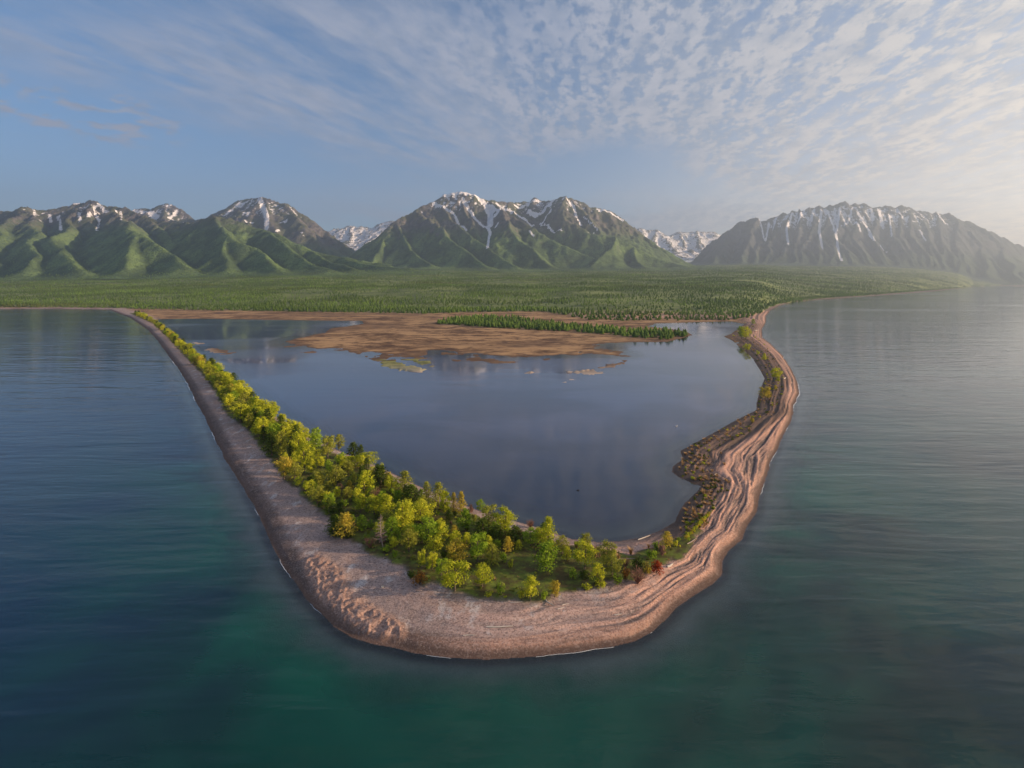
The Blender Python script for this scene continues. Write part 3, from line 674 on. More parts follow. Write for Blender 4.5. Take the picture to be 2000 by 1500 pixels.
def build_mountains():
    for i, ms in enumerate(MASS):
        gz = ground_like(ms.X.ravel(), ms.Y.ravel()).reshape(ms.X.shape)
        ka = 70.0; ms.h = 0.5 * (ms.h + gz + np.sqrt((ms.h - gz) ** 2 + ka * ka)) - 3.0
        h = ms.h
        # concavity: gullies gather snow
        sm = h.copy()
        for _ in range(6):
            p = np.pad(sm, 1, mode='edge'); sm = (p[:-2, 1:-1] + p[2:, 1:-1] + p[1:-1, :-2] + p[1:-1, 2:]) / 4
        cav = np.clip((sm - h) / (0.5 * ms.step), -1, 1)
        sl = ms.snowline
        snow = sstep(h, sl - 60, sl + 330) * 0.36 + 0.30 * np.clip(cav, -0.6, 0.8) * sstep(h, sl - 60, sl + 200)
        if i == 4: snow = 0.52 + 0.25 * cav + 0.10 * sstep(h, 500, 900)
        if i == 3: snow = snow * 1.0 * sstep(ms.X, 3000, 4300) * (1 - sstep(ms.X, 6200, 7200))
        for line, wpx, mi in SNOW:
            if mi != i: continue
            pts = [cast(ms, x, y) for x, y in line]
            if len(pts) == 1: pts = pts * 2
            wm = wpx * pts[0][1] / F * 0.62
            x0 = min(p[0] for p in pts) - 120; x1 = max(p[0] for p in pts) + 120
            y0 = min(p[1] for p in pts) - 120; y1 = max(p[1] for p in pts) + 120
            sel = (ms.X > x0) & (ms.X < x1) & (ms.Y > y0) & (ms.Y < y1)
            if not sel.any(): continue
            d = seg_dist(ms.X[sel], ms.Y[sel], pts)
            snow[sel] = np.maximum(snow[sel], 0.95 * (1 - sstep(d, wm * 0.5, wm * 1.5)))
        keep = h > gz + 1.0
        f = grid_faces(len(ms.ys), len(ms.xs), keep)
        V = np.stack([ms.X.ravel(), ms.Y.ravel(), np.maximum(h, gz - 60).ravel()], 1)
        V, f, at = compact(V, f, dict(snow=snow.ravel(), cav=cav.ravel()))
        o = mesh_obj(ms.name, V, f, m_mountain(ms), smooth=True, attrs=at)
        tag(o, ms.label, 'mountain', kind='structure')
def ground_like(x, y):
    """the ground height over the plain only (fast)"""
    u = x / np.maximum(y, 1); fd = y - forest_edge_D(u)
    slope = np.interp(u, [-2.0, -1.0, -0.45, -0.2, 0.3, 0.9, 1.4], [0.030, 0.034, 0.046, 0.046, 0.042, 0.062, 0.07])
    dd = np.clip(fd - 40, 0, None)
    return sstep(fd, -20, 60) * (2.5 + np.maximum(0, dd - 150) * slope + 5 * fbm(x / 300, y / 300, 4, 51) * sstep(dd, 100, 800)) + 0.5
build_mountains()

# ============================================================ plants
def m_leaf(name, c0, c1, trans=0.35, var=0.35):
    m, N, out = new_mat(name)
    oi = N.node('ShaderNodeObjectInfo').outputs['Random']
    tc = N.node('ShaderNodeTexCoord').outputs['Object']
    n = N.noise(tc, 6.0, 3, 0.6)
    c = N.mix(N.m('ADD', N.m('MULTIPLY', N.m('SUBTRACT', N.ss(n, 0.3, 0.7), 0.5), 1 - var), N.m('ADD', 0.5 - var * 0.5, N.m('MULTIPLY', oi, var)), clamp=True), c0, c1)
    if name == 'forest_needles':
        gp = N.node('ShaderNodeNewGeometry').outputs['Position']
        g1 = N.noise(N.vm('MULTIPLY', gp, (0.0032, 0.0048, 0.0)), 1.0, 5, 0.62)
        c = N.mix(N.ss(g1, 0.44, 0.62), N.mix(0.45, c, (0.035, 0.062, 0.022)), c)
        g2 = N.noise(N.vm('MULTIPLY', gp, (0.0015, 0.0032, 0.0)), 1.0, 4, 0.6)
        c = N.mix(N.m('MULTIPLY', N.ss(g2, 0.54, 0.66), 0.4), c, (0.16, 0.13, 0.06))
    d = N.node('ShaderNodeBsdfDiffuse'); N.put(d.inputs[0], c)
    tr = N.node('ShaderNodeBsdfTranslucent'); N.put(tr.inputs[0], c)
    mx = N.node('ShaderNodeMixShader'); mx.inputs[0].default_value = trans
    N.l.new(d.outputs[0], mx.inputs[1]); N.l.new(tr.outputs[0], mx.inputs[2]); N.l.new(mx.outputs[0], out.inputs[0])
    return m
def m_plain(name, col, rough=0.9):
    m, N, out = new_mat(name)
    pos = N.node('ShaderNodeTexCoord').outputs['Object']
    n = N.noise(pos, 9.0, 4, 0.6)
    c = N.mix(n, tuple(v * 0.6 for v in col), tuple(v * 1.35 for v in col))
    principled(N, out, c, rough, N.bump(n, 0.4, 0.05)); return m
MAT = dict(
 lime=m_leaf('leaves_lime', (0.23, 0.29, 0.018), (0.74, 0.72, 0.060)),
 green=m_leaf('leaves_green', (0.13, 0.23, 0.020), (0.42, 0.54, 0.050)),
 olive=m_leaf('leaves_olive', (0.17, 0.19, 0.03), (0.44, 0.44, 0.065)),
 dark=m_leaf('needles_dark', (0.030, 0.058, 0.012), (0.11, 0.145, 0.022), 0.15),
 gold=m_leaf('leaves_gold', (0.30, 0.25, 0.03), (0.70, 0.55, 0.08)),
 rust=m_leaf('leaves_rust', (0.15, 0.075, 0.02), (0.36, 0.18, 0.04)),
 red=m_leaf('leaves_red', (0.20, 0.035, 0.015), (0.48, 0.09, 0.025)),
 pink=m_leaf('twigs_pink', (0.20, 0.11, 0.08), (0.38, 0.21, 0.15), 0.1),
 sedge=m_leaf('dry_sedge', (0.34, 0.22, 0.10), (0.62, 0.40, 0.20), 0.2),
 grass=m_leaf('low_green_cover', (0.06, 0.075, 0.015), (0.16, 0.20, 0.025), 0.2),
 conif=m_leaf('forest_needles', (0.115, 0.195, 0.050), (0.28, 0.41, 0.088), 0.35, 0.7),
 bark=m_plain('bark', (0.13, 0.10, 0.08)), pale=m_plain('bleached_wood', (0.50, 0.45, 0.40)), grey=m_plain('grey_dead_wood', (0.30, 0.24, 0.21)),
)
def quads(r, P, Nrm, size, flat=0.55):
    """leaf clumps: one kite-shaped face at each point, turned towards Nrm with a random lean"""
    n = len(P)
    d = Nrm + r.normal(0, flat, (n, 3)); d /= np.linalg.norm(d, axis=1)[:, None] + 1e-9
    a = np.cross(d, r.normal(0, 1, (n, 3))); a /= np.linalg.norm(a, axis=1)[:, None] + 1e-9
    b = np.cross(d, a); s = (size * r.uniform(0.6, 1.3, n))[:, None]
    v = np.stack([P + a * s, P + b * s * 0.7 + d * s * 0.15, P - a * s, P - b * s * 0.7 + d * s * 0.15], 1).reshape(-1, 3)
    return v, np.arange(4 * n).reshape(n, 4)
def tube(pts, radii, n=5):
    pts = [np.array(p, float) for p in pts]; V = []; Fc = []
    for i, p in enumerate(pts):
        d = pts[min(i + 1, len(pts) - 1)] - pts[max(i - 1, 0)]; d /= np.linalg.norm(d) + 1e-9
        a = np.cross(d, (0.3, 0.9, 0.1)); a /= np.linalg.norm(a) + 1e-9; b = np.cross(d, a)
        for k in range(n):
            t = 2 * math.pi * k / n; V.append(p + (a * math.cos(t) + b * math.sin(t)) * radii[i])
    for i in range(len(pts) - 1):
        for k in range(n):
            Fc.append((i * n + k, i * n + (k + 1) % n, (i + 1) * n + (k + 1) % n, (i + 1) * n + k))
    return np.array(V), np.array(Fc)
def join(parts):
    V = []; Fc = []; o = 0
    for v, f in parts: V.append(v); Fc.append(f + o); o += len(v)
    return np.concatenate(V), np.concatenate(Fc)
def trunk_mesh(r, H=1.0, rad=0.022, lean=0.03, limbs=6, spread=0.28):
    ax = [(0, 0, -0.03)]; 
    dx, dy = r.normal(0, lean, 2)
    for t in (0.25, 0.5, 0.75, 0.95): ax.append((dx * t + r.normal(0, 0.008), dy * t + r.normal(0, 0.008), t * H))
    parts = [tube(ax, [rad * 1.3, rad, rad * 0.75, rad * 0.45, rad * 0.15], 6)]
    for i in range(limbs):
        t = r.uniform(0.28, 0.8); th = r.uniform(0, 6.28); L = spread * (1.1 - t)
        p = np.array([dx * t, dy * t, t * H]); e = p + np.array([math.cos(th) * L, math.sin(th) * L, L * r.uniform(0.3, 0.9)])
        parts.append(tube([p, (p + e) / 2 + r.normal(0, 0.01, 3), e], [rad * 0.45, rad * 0.3, rad * 0.08], 4))
    return join(parts)
def crown_broad(r, n=1000, w=0.36, lo=0.16, lobes=17, size=0.030):
    """rounded crown of separate leafy lobes, unit height"""
    P = []; Q = []
    L = []
    for i in range(lobes):
        z = lo + 0.10 + (0.97 - lo - 0.16) * (i + 0.5) / lobes
        prof = math.sin(math.pi * min(1, max(0.05, (z - lo) / (1.02 - lo))) ** 0.85) ** 0.7
        th = i * 2.4 + r.uniform(-0.9, 0.9); q = w * prof * r.uniform(0.20, 0.98)
        L.append((np.array([math.cos(th) * q, math.sin(th) * q, z]), r.uniform(0.065, 0.155) * (0.7 + 0.5 * prof)))
    m = n // lobes
    for c, rad in L:
        d = r.normal(0, 1, (m, 3)); d[:, 2] = d[:, 2] * 0.8 + 0.25; d /= np.linalg.norm(d, axis=1)[:, None]
        rr = rad * (0.55 + 0.85 * r.uniform(0, 1, m) ** 1.6)[:, None]
        P.append(c + d * rr * (1, 1, 0.82)); Q.append(d + np.array([0, 0, 0.3]))
    return quads(r, np.concatenate(P), np.concatenate(Q), size)
def crown_pine(r, n=1000, w=0.24, lo=0.12, size=0.026):
    """dense dark crown in tiers of upturned tufts"""
    P = []; Q = []
    tiers = 11
    for i in range(tiers):
        z = lo + (0.98 - lo) * i / tiers; ww = w * (1 - (i / tiers) ** 2.0) * r.uniform(0.8, 1.15) + 0.03
        nb = 8
        for k in range(nb):
            th = k * 6.28 / nb + i + r.uniform(-0.3, 0.3); L = ww * r.uniform(0.65, 1.15); m = max(3, n // (tiers * nb))
            t = r.uniform(0.25, 1.0, m)[:, None]
            base = np.array([math.cos(th) * L, math.sin(th) * L, 0.05])
            P.append(np.array([0, 0, z]) + base * t + r.normal(0, 0.020, (m, 3))); Q.append(np.tile(np.array([math.cos(th) * 0.6, math.sin(th) * 0.6, 0.8]), (m, 1)))
    return quads(r, np.concatenate(P), np.concatenate(Q), size, 0.7)
def crown_bush(r, n=520, size=0.055, lobes=9, w=0.5):
    P = []; Q = []
    for i in range(lobes):
        th = r.uniform(0, 6.28); q = w * r.uniform(0.1, 0.75); c = np.array([math.cos(th) * q, math.sin(th) * q, r.uniform(0.25, 0.72)]); rad = r.uniform(0.2, 0.3)
        m = n // lobes; d = r.normal(0, 1, (m, 3)); d /= np.linalg.norm(d, axis=1)[:, None]
        P.append(c + d * rad * r.uniform(0.5, 1.1, m)[:, None]); Q.append(d + np.array([0, 0, 0.3]))
    P = np.concatenate(P); P[:, 2] = np.abs(P[:, 2])
    return quads(r, P, np.concatenate(Q), size)
def twigs(r, n=60, spread=0.5, rad=0.012):
    parts = []
    for i in range(n):
        th = r.uniform(0, 6.28); q = spread * math.sqrt(r.uniform(0.05, 1)); e = np.array([math.cos(th) * q, math.sin(th) * q, r.uniform(0.55, 1.0) * (1.15 - q)])
        mid = e * 0.5 + np.array([0, 0, 0.08]) + r.normal(0, 0.03, 3)
        parts.append(tube([(0, 0, 0), mid, e], [rad, rad * 0.7, rad * 0.25], 3))
        for j in range(2):
            f = mid + (e - mid) * r.uniform(0.2, 0.8); g = f + r.normal(0, 0.11, 3) + np.array([0, 0, 0.05])
            parts.append(tube([f, g], [rad * 0.6, rad * 0.2], 3))
    return join(parts)
def tuft(r, n=46):
    """grass tussock: thin bent blades, unit height"""
    V = []; Fc = []
    for i in range(n):
        th = r.uniform(0, 6.28); q = r.uniform(0.0, 0.16); o = r.uniform(0.15, 0.62); b = np.array([math.cos(th) * q, math.sin(th) * q, 0])
        t = b + np.array([math.cos(th) * o, math.sin(th) * o, r.uniform(0.6, 1.0)]); m = b * 0.4 + t * 0.6 + np.array([-math.cos(th), -math.sin(th), 0.6]) * 0.1
        s = np.array([-math.sin(th), math.cos(th), 0]) * 0.035; k = len(V)
        V += [b - s, b + s, m + s * 0.8, m - s * 0.8, t, t + s * 0.1]
        Fc += [(k, k + 1, k + 2, k + 3), (k + 3, k + 2, k + 5, k + 4)]
    return np.array(V), np.array(Fc)
def conifer(r, n=7, w=0.20):
    """small far-off conifer: ragged tiers of drooping sprays"""
    V = []; Fc = []
    for i in range(n):
        z = 0.12 + 0.86 * i / n; ww = w * (1 - i / n) ** 0.8 + 0.02; k = 7; o = len(V)
        V.append(np.array([0, 0, z + 0.20]))
        for j in range(k):
            th = j * 6.28 / k + i * 0.9; q = ww * r.uniform(0.6, 1.2)
            V.append(np.array([math.cos(th) * q, math.sin(th) * q, z + r.uniform(-0.04, 0.03)]))
        for j in range(k): Fc.append((o, o + 1 + j, o + 1 + (j + 1) % k))
    return np.array(V), np.array(Fc)

PROTO = {}
def proto_tree(kind, crown, trunk, mat, barkm='bark'):
    cm = mesh_obj('crown', crown[0], crown[1], MAT[mat]); tm = mesh_obj('trunk', trunk[0], trunk[1], MAT[barkm], smooth=True)
    PROTO[kind] = (cm.data, tm.data)
    bpy.data.objects.remove(cm); bpy.data.objects.remove(tm)
def mesh_copy(me, mat):
    n = me.copy(); n.materials.clear(); n.materials.append(MAT[mat]); return n
for k in range(4):
    r = np.random.default_rng(20 + k)
    cr = crown_broad(r, 2100, 0.30 + 0.03 * k, 0.08 + 0.03 * k, 19 + 2 * k, 0.0225); tr = trunk_mesh(r)
    proto_tree(('broad', k), cr, tr, 'lime')
    cr = crown_pine(r, 1900, 0.24 + 0.02 * k, 0.12, 0.020); proto_tree(('pine', k), cr, trunk_mesh(r, lean=0.01), 'dark')
    cr = crown_bush(r); proto_tree(('bush', k), cr, twigs(r, 10, 0.35, 0.02), 'green')
VAR = {}
def get_meshes(shape, k, mat):
    key = (shape, k, mat)
    if key not in VAR:
        c, t = PROTO[(shape, k)]; VAR[key] = (mesh_copy(c, mat), t)
    return VAR[key]
def plant(x, y, z, h, w, shape, mat, name, label, cat, group=None, k=None):
    """one plant: an empty at its foot, a trunk (or stem) and a crown"""
    if k is None: k = random.randrange(4)
    c, t = get_meshes(shape, k, mat)
    e = bpy.data.objects.new(name, None); C.objects.link(e); e.empty_display_size = 0.3
    e.location = (x, y, z); e.rotation_euler = (0, 0, random.uniform(0, 6.28))
    nat = {'broad': 0.74, 'pine': 0.50, 'bush': 1.35}[shape]
    sx = w / nat; e.scale = (sx, sx, h)
    a = bpy.data.objects.new('crown', c); C.objects.link(a); a.parent = e
    b = bpy.data.objects.new('stem' if shape == 'bush' else 'trunk', t); C.objects.link(b); b.parent = e
    tag(e, label, cat, group)
    return e
LIST = [ # base x, base y, height px, width px, shape, leaf, name, category, label
 (555,936,45,34,'broad','gold','broadleaf_tree','tree','round yellow-green tree standing alone at the shingle edge beside a bare brown patch'),
 (595,924,62,32,'broad','lime','broadleaf_tree','tree','tall narrow bright lime tree right of the round yellow tree at the shingle edge'),
 (549,894,54,30,'broad','olive','broadleaf_tree','tree','olive tree with thin bare trunk at the beach side of the dense belt'),
 (583,894,52,34,'broad','lime','broadleaf_tree','tree','bushy lime tree between the olive tree and the tall narrow lime one'),
 (662,880,34,24,'broad','olive','broadleaf_tree','tree','lone brownish tree standing out over the lagoon on a strip of sand'),
 (645,876,24,16,'broad','green','broadleaf_tree','tree','small green tree just left of the lone brownish lagoon tree'),
 (640,896,46,30,'broad','olive','broadleaf_tree','tree','wide olive tree in front of the lone lagoon-side tree'),
 (622,952,34,34,'broad','olive','broadleaf_tree','tree','low olive tree below the tall narrow lime one'),
 (655,948,38,36,'broad','olive','broadleaf_tree','tree','mixed olive tree behind the small salmon shrub'),
 (712,972,56,42,'broad','lime','broadleaf_tree','tree','large rounded lime tree beside the small golden one, mid spit'),
 (683,964,26,18,'broad','gold','broadleaf_tree','tree','small golden tree tucked against the large rounded lime one'),
 (664,962,20,16,'bush','pink','shrub','shrub','small salmon-pink shrub left of the small golden tree'),
 (699,986,34,20,'broad','lime','broadleaf_tree','tree','slim lime tree in front of the large rounded one'),
 (642,1005,32,19,'pine','dark','pine_tree','tree','left one of two small dark pines near the shingle edge'),
 (663,1004,26,22,'pine','dark','pine_tree','tree','right, rounder one of two small dark pines near the shingle edge'),
 (652,1046,40,30,'pine','dark','pine_tree','tree','dark green pine on the left flank of the golden pine'),
 (674,1048,46,40,'pine','gold','pine_tree','tree','golden-orange broad pine at the shingle edge with dark lower boughs'),
 (706,1034,28,24,'pine','green','pine_tree','tree','small fresh-green cone-shaped tree right of the golden-orange broad pine'),
 (755,1010,46,40,'broad','lime','broadleaf_tree','tree','bright lime tree behind the dead tree, upper left of its cluster'),
 (786,1040,62,50,'broad','lime','broadleaf_tree','tree','tallest lime tree of the cluster behind the dead tree'),
 (765,1056,46,36,'pine','green','pine_tree','tree','green pine directly right of the dead tree'),
 (823,1022,44,46,'broad','lime','broadleaf_tree','tree','broad lime tree right of the cluster behind the dead tree'),
 (790,964,44,32,'pine','olive','pine_tree','tree','olive-brown pine at the lagoon edge beside a gap of bare sand'),
 (766,970,22,17,'bush','green','shrub','shrub','small round green shrub under the olive-brown lagoon pine'),
 (742,950,40,40,'pine','dark','pine_tree','tree','dark dense pine just left of the olive-brown lagoon pine'),
 (720,912,30,34,'broad','lime','broadleaf_tree','tree','low lime tree leaning out at the lagoon sand strip'),
 (690,898,34,28,'pine','dark','pine_tree','tree','dark pine at the lagoon edge past the lone brownish tree'),
 (705,900,32,16,'pine','dark','pine_tree','tree','narrow dark pine second along the lagoon edge from the lone tree'),
 (744,930,26,24,'bush','lime','shrub','shrub','light open shrub on the lagoon sand strip'),
 (803,990,42,38,'pine','dark','pine_tree','tree','dark green pine mass left of the pair of golden-tipped pines'),
 (833,984,44,22,'pine','olive','pine_tree','tree','slim brownish pine against the lagoon, left of a wider dark one'),
 (856,990,48,30,'pine','olive','pine_tree','tree','wide dark olive pine standing tall against the lagoon'),
 (870,1006,50,26,'broad','lime','broadleaf_tree','tree','lime tree pressed against the right side of the wide dark pine'),
 (886,1004,42,16,'pine','gold','pine_tree','tree','left of two slim golden-tipped pines against the lagoon'),
 (901,1008,48,20,'pine','gold','pine_tree','tree','right, taller of two slim golden-tipped pines against the lagoon'),
 (835,1064,52,50,'broad','green','broadleaf_tree','tree','wide mid-green tree right of the green pine by the dead tree'),
 (862,1062,44,34,'broad','lime','broadleaf_tree','tree','lime tree joined to the right of the wide mid-green tree'),
 (848,1080,32,32,'broad','lime','broadleaf_tree','tree','low lime tree above the pair of little lime poplars'),
 (887,1058,32,22,'pine','gold','pine_tree','tree','small brown-gold pine above the big golden tree'),
 (891,1100,46,42,'broad','gold','broadleaf_tree','tree','big golden-orange round tree in the middle of the grove'),
 (888,1154,60,56,'broad','lime','broadleaf_tree','tree','big bright yellow-lime tree at the shingle edge below the golden one'),
 (824,1110,36,20,'broad','lime','broadleaf_tree','tree','left of a pair of little lime poplars above the rust bush'),
 (844,1114,36,20,'broad','lime','broadleaf_tree','tree','right of a pair of little lime poplars above the rust bush'),
 (862,1124,34,28,'broad','green','broadleaf_tree','tree','small green tree between the little poplars and the big yellow-lime tree'),
 (820,1142,33,34,'bush','rust','shrub','shrub','round rust-orange bush sitting on the shingle edge'),
 (803,1132,22,24,'bush','dark','shrub','shrub','low dark bush hugging the left side of the rust bush'),
 (868,1096,28,24,'bush','dark','shrub','shrub','dark brown-green shrub left of the big golden tree'),
 (933,1098,58,42,'broad','green','broadleaf_tree','tree','tall pure green tree right of the big golden one'),
 (960,1102,40,30,'pine','olive','pine_tree','tree','round olive pine touching the right of the tall pure green tree'),
 (982,1098,24,20,'bush','green','shrub','shrub','small fresh green shrub right of the round olive pine'),
 (992,1078,30,20,'pine','gold','pine_tree','tree','small lone golden pine in the grassy clearing'),
 (1013,1074,20,12,'pine','lime','pine_tree','tree','tiny lime sapling right of the lone golden pine'),
 (942,1146,44,36,'broad','lime','broadleaf_tree','tree','medium lime tree alone on grass right of the big yellow-lime tree'),
 (998,1108,20,14,'bush','lime','shrub','shrub','tiny lime shrub in the grass below the golden pine'),
 (979,1160,24,22,'bush','green','shrub','shrub','bright green bush near the shingle edge on the grass'),
 (955,1168,16,22,'bush','lime','shrub','shrub','low yellow-green bush at the shingle edge left of the bright green one'),
 (1036,1174,50,36,'broad','lime','broadleaf_tree','tree','upright yellow-lime tree at the foremost grass edge'),
 (1018,1172,28,20,'bush','lime','shrub','shrub','low yellow bush at the left foot of the foremost upright tree'),
 (1062,1172,24,22,'bush','green','shrub','shrub','low green bush between the two foremost yellow trees'),
 (1084,1166,32,26,'broad','gold','broadleaf_tree','tree','small yellow tree at the grass edge by the driftwood'),
 (938,1000,26,17,'broad','green','broadleaf_tree','tree','little green tree poking over the lagoon right of the slim pines'),
 (920,1000,18,16,'bush','pink','shrub','shrub','small brownish shrub on the lagoon bank beside the slim pines'),
 (909,1036,42,40,'broad','green','broadleaf_tree','tree','dark-footed green tree below the slim golden-tipped pines'),
 (955,1034,48,40,'broad','olive','broadleaf_tree','tree','olive green tree at the lagoon bank, left of two'),
 (986,1042,52,36,'broad','lime','broadleaf_tree','tree','lime tree at the lagoon bank, right of two'),
 (942,1052,38,34,'pine','dark','pine_tree','tree','dark shaded pine under the two lagoon bank trees'),
 (970,1060,34,36,'pine','dark','pine_tree','tree','dark wide pine in the shade left of the lone golden pine'),
 (1006,1062,34,34,'pine','dark','pine_tree','tree','dark bushy pine between the lagoon bank trees and the tall lime one'),
 (1036,1066,34,34,'broad','green','broadleaf_tree','tree','shaded green tree left of the tall conical lime tree'),
 (1071,1074,64,36,'pine','lime','pine_tree','tree','tallest conical lime tree rising above the lagoon shore'),
 (1066,1116,56,52,'broad','green','broadleaf_tree','tree','wide green tree below the tallest conical lime tree'),
 (1098,1082,36,26,'broad','olive','broadleaf_tree','tree','thin olive tree right of the tallest conical lime tree'),
 (1107,1096,30,20,'broad','lime','broadleaf_tree','tree','small lime tree between the wide green tree and the next pair'),
 (1142,1112,56,42,'broad','lime','broadleaf_tree','tree','left of two tall lime trees at the right end of the grove'),
 (1186,1108,52,36,'broad','olive','broadleaf_tree','tree','right, more olive one of two tall trees at the grove end'),
 (1164,1090,30,22,'bush','pink','shrub','shrub','pinkish shrub seen between the two tall trees at the grove end'),
 (1167,1138,40,32,'broad','lime','broadleaf_tree','tree','lime tree in front of the two tall trees at the grove end'),
 (1196,1124,44,40,'broad','olive','broadleaf_tree','tree','wide olive-yellow tree at the right end of the grove'),
 (1172,1148,22,28,'bush','lime','shrub','shrub','bright low bush at the shingle edge, right end of the grove'),
 (1118,1130,24,22,'bush','green','shrub','shrub','ball-shaped bright green bush standing alone on the grass'),
 (1140,1130,24,24,'bush','dark','shrub','shrub','dark low bush between the ball-shaped bush and the grove end'),
 (1146,1152,14,26,'bush','lime','shrub','shrub','flat yellow-green bush on the shingle edge left of the bright low bush'),
 (1222,1136,30,22,'bush','rust','shrub','shrub','orange and green bush just past the end of the grove'),
 (1205,1140,24,24,'bush','green','shrub','shrub','green bush on the left of the orange and green one'),
 (1245,1110,24,36,'bush','dark','shrub','shrub','wide dark green bush beside the grey driftwood trunk'),
 (1264,1118,24,24,'bush','gold','shrub','shrub','golden bush left of the red one'),
 (1282,1119,28,34,'bush','red','shrub','shrub','bright red bush at the edge of the shingle'),
 (1272,1092,24,26,'bush','green','shrub','shrub','green bush above the red one'),
 (1292,1086,26,24,'bush','pink','shrub','shrub','pale pink-tan bush above the red one'),
 (1303,1066,28,24,'pine','gold','pine_tree','tree','small orange cone-shaped tree on the narrow neck'),
 (1320,1067,15,13,'bush','lime','shrub','shrub','small ball-shaped lime bush beside the orange cone-shaped tree'),
 (1283,1074,18,28,'bush','green','shrub','shrub','low green bush left of the orange cone-shaped tree'),
 (1495,782,27,25,'broad','gold','broadleaf_tree','tree','round golden tree on the lagoon side of the right bar'),
 (1514,762,12,9,'bush','gold','shrub','shrub','small golden bush on the right bar above the round golden tree'),
 (1516,742,24,22,'broad','lime','broadleaf_tree','tree','round lime tree on the narrow right bar'),
 (1520,746,12,10,'bush','lime','shrub','shrub','tiny lime bush at the foot of the round lime tree'),
 (1493,704,14,9,'pine','lime','pine_tree','tree','little pointed yellow-green tree on the far right bar'),
 (1448,662,25,16,'broad','green','broadleaf_tree','tree','left tree of the green clump where the right bar narrows'),
 (1457,664,27,18,'broad','lime','broadleaf_tree','tree','right tree of the green clump where the right bar narrows'),
 (1459,686,15,14,'broad','lime','broadleaf_tree','tree','small lime tree below the green clump on the right bar'),
 (1480,692,10,8,'bush','lime','shrub','shrub','tiny bush between the small lime tree and the pointed one'),
 (1471,634,12,8,'broad','green','broadleaf_tree','tree','small green tree just above the green clump on the bar'),
 (1469,826,12,12,'bush','gold','shrub','shrub','small yellow bush at the base of the sand bulge'),
]
def build_listed():
    a = np.array([l[:4] for l in LIST], float)
    X, Y, Z = on_ground(a[:, 0], a[:, 1])
    for i, l in enumerate(LIST):
        s = Y[i] / F
        plant(X[i], Y[i], Z[i] - 0.05, l[2] * s * 1.03, l[3] * s * 1.08, l[4], l[5], l[6], l[8], l[7])
    return list(zip(X, Y))
placed = build_listed()

def in_px(poly, x, y): return inside(np.array([x]), np.array([y]), poly)[0]
def scatter_gn(name, pts, h, w, rot, idx, protos, label, cat, kind='stuff'):
    """many alike plants nobody could count: one object of instances"""
    me = bpy.data.meshes.new(name); me.vertices.add(len(pts)); me.vertices.foreach_set('co', np.asarray(pts, np.float32).ravel())
    sc = np.stack([w, w, h], 1)
    a = me.attributes.new('sc', 'FLOAT_VECTOR', 'POINT'); a.data.foreach_set('vector', sc.astype(np.float32).ravel())
    a = me.attributes.new('rz', 'FLOAT', 'POINT'); a.data.foreach_set('value', np.asarray(rot, np.float32))
    a = me.attributes.new('which', 'INT', 'POINT'); a.data.foreach_set('value', np.asarray(idx, np.int32))
    o = bpy.data.objects.new(name, me); C.objects.link(o)
    g = bpy.data.node_groups.new(name, 'GeometryNodeTree')
    g.interface.new_socket('Geometry', in_out='INPUT', socket_type='NodeSocketGeometry'); g.interface.new_socket('Geometry', in_out='OUTPUT', socket_type='NodeSocketGeometry')
    gi = g.nodes.new('NodeGroupInput'); go = g.nodes.new('NodeGroupOutput')
    def na(n, t):
        q = g.nodes.new('GeometryNodeInputNamedAttribute'); q.data_type = t; q.inputs[0].default_value = n; return q.outputs['Attribute']
    jn = g.nodes.new('GeometryNodeJoinGeometry')
    scv, rzv, wh = na('sc', 'FLOAT_VECTOR'), na('rz', 'FLOAT'), na('which', 'INT')
    cx = g.nodes.new('ShaderNodeCombineXYZ'); g.links.new(rzv, cx.inputs[2])
    for k, po in enumerate(protos):
        oi = g.nodes.new('GeometryNodeObjectInfo'); oi.inputs[0].default_value = po; oi.transform_space = 'ORIGINAL'
        cmp_ = g.nodes.new('FunctionNodeCompare'); cmp_.data_type = 'INT'; cmp_.operation = 'EQUAL'
        ii = [s for s in cmp_.inputs if s.type == 'INT']; g.links.new(wh, ii[0]); ii[1].default_value = k
        ip = g.nodes.new('GeometryNodeInstanceOnPoints')
        g.links.new(gi.outputs[0], ip.inputs['Points']); g.links.new(cmp_.outputs[0], ip.inputs['Selection'])
        g.links.new(oi.outputs['Geometry'], ip.inputs['Instance'])
        er = g.nodes.new('FunctionNodeEulerToRotation'); g.links.new(cx.outputs[0], er.inputs[0]); g.links.new(er.outputs[0], ip.inputs['Rotation'])
        g.links.new(scv, ip.inputs['Scale']); g.links.new(ip.outputs[0], jn.inputs[0])
    g.links.new(jn.outputs[0], go.inputs[0])
    md = o.modifiers.new('scatter', 'NODES'); md.node_group = g
    tag(o, label, cat, kind=kind); return o

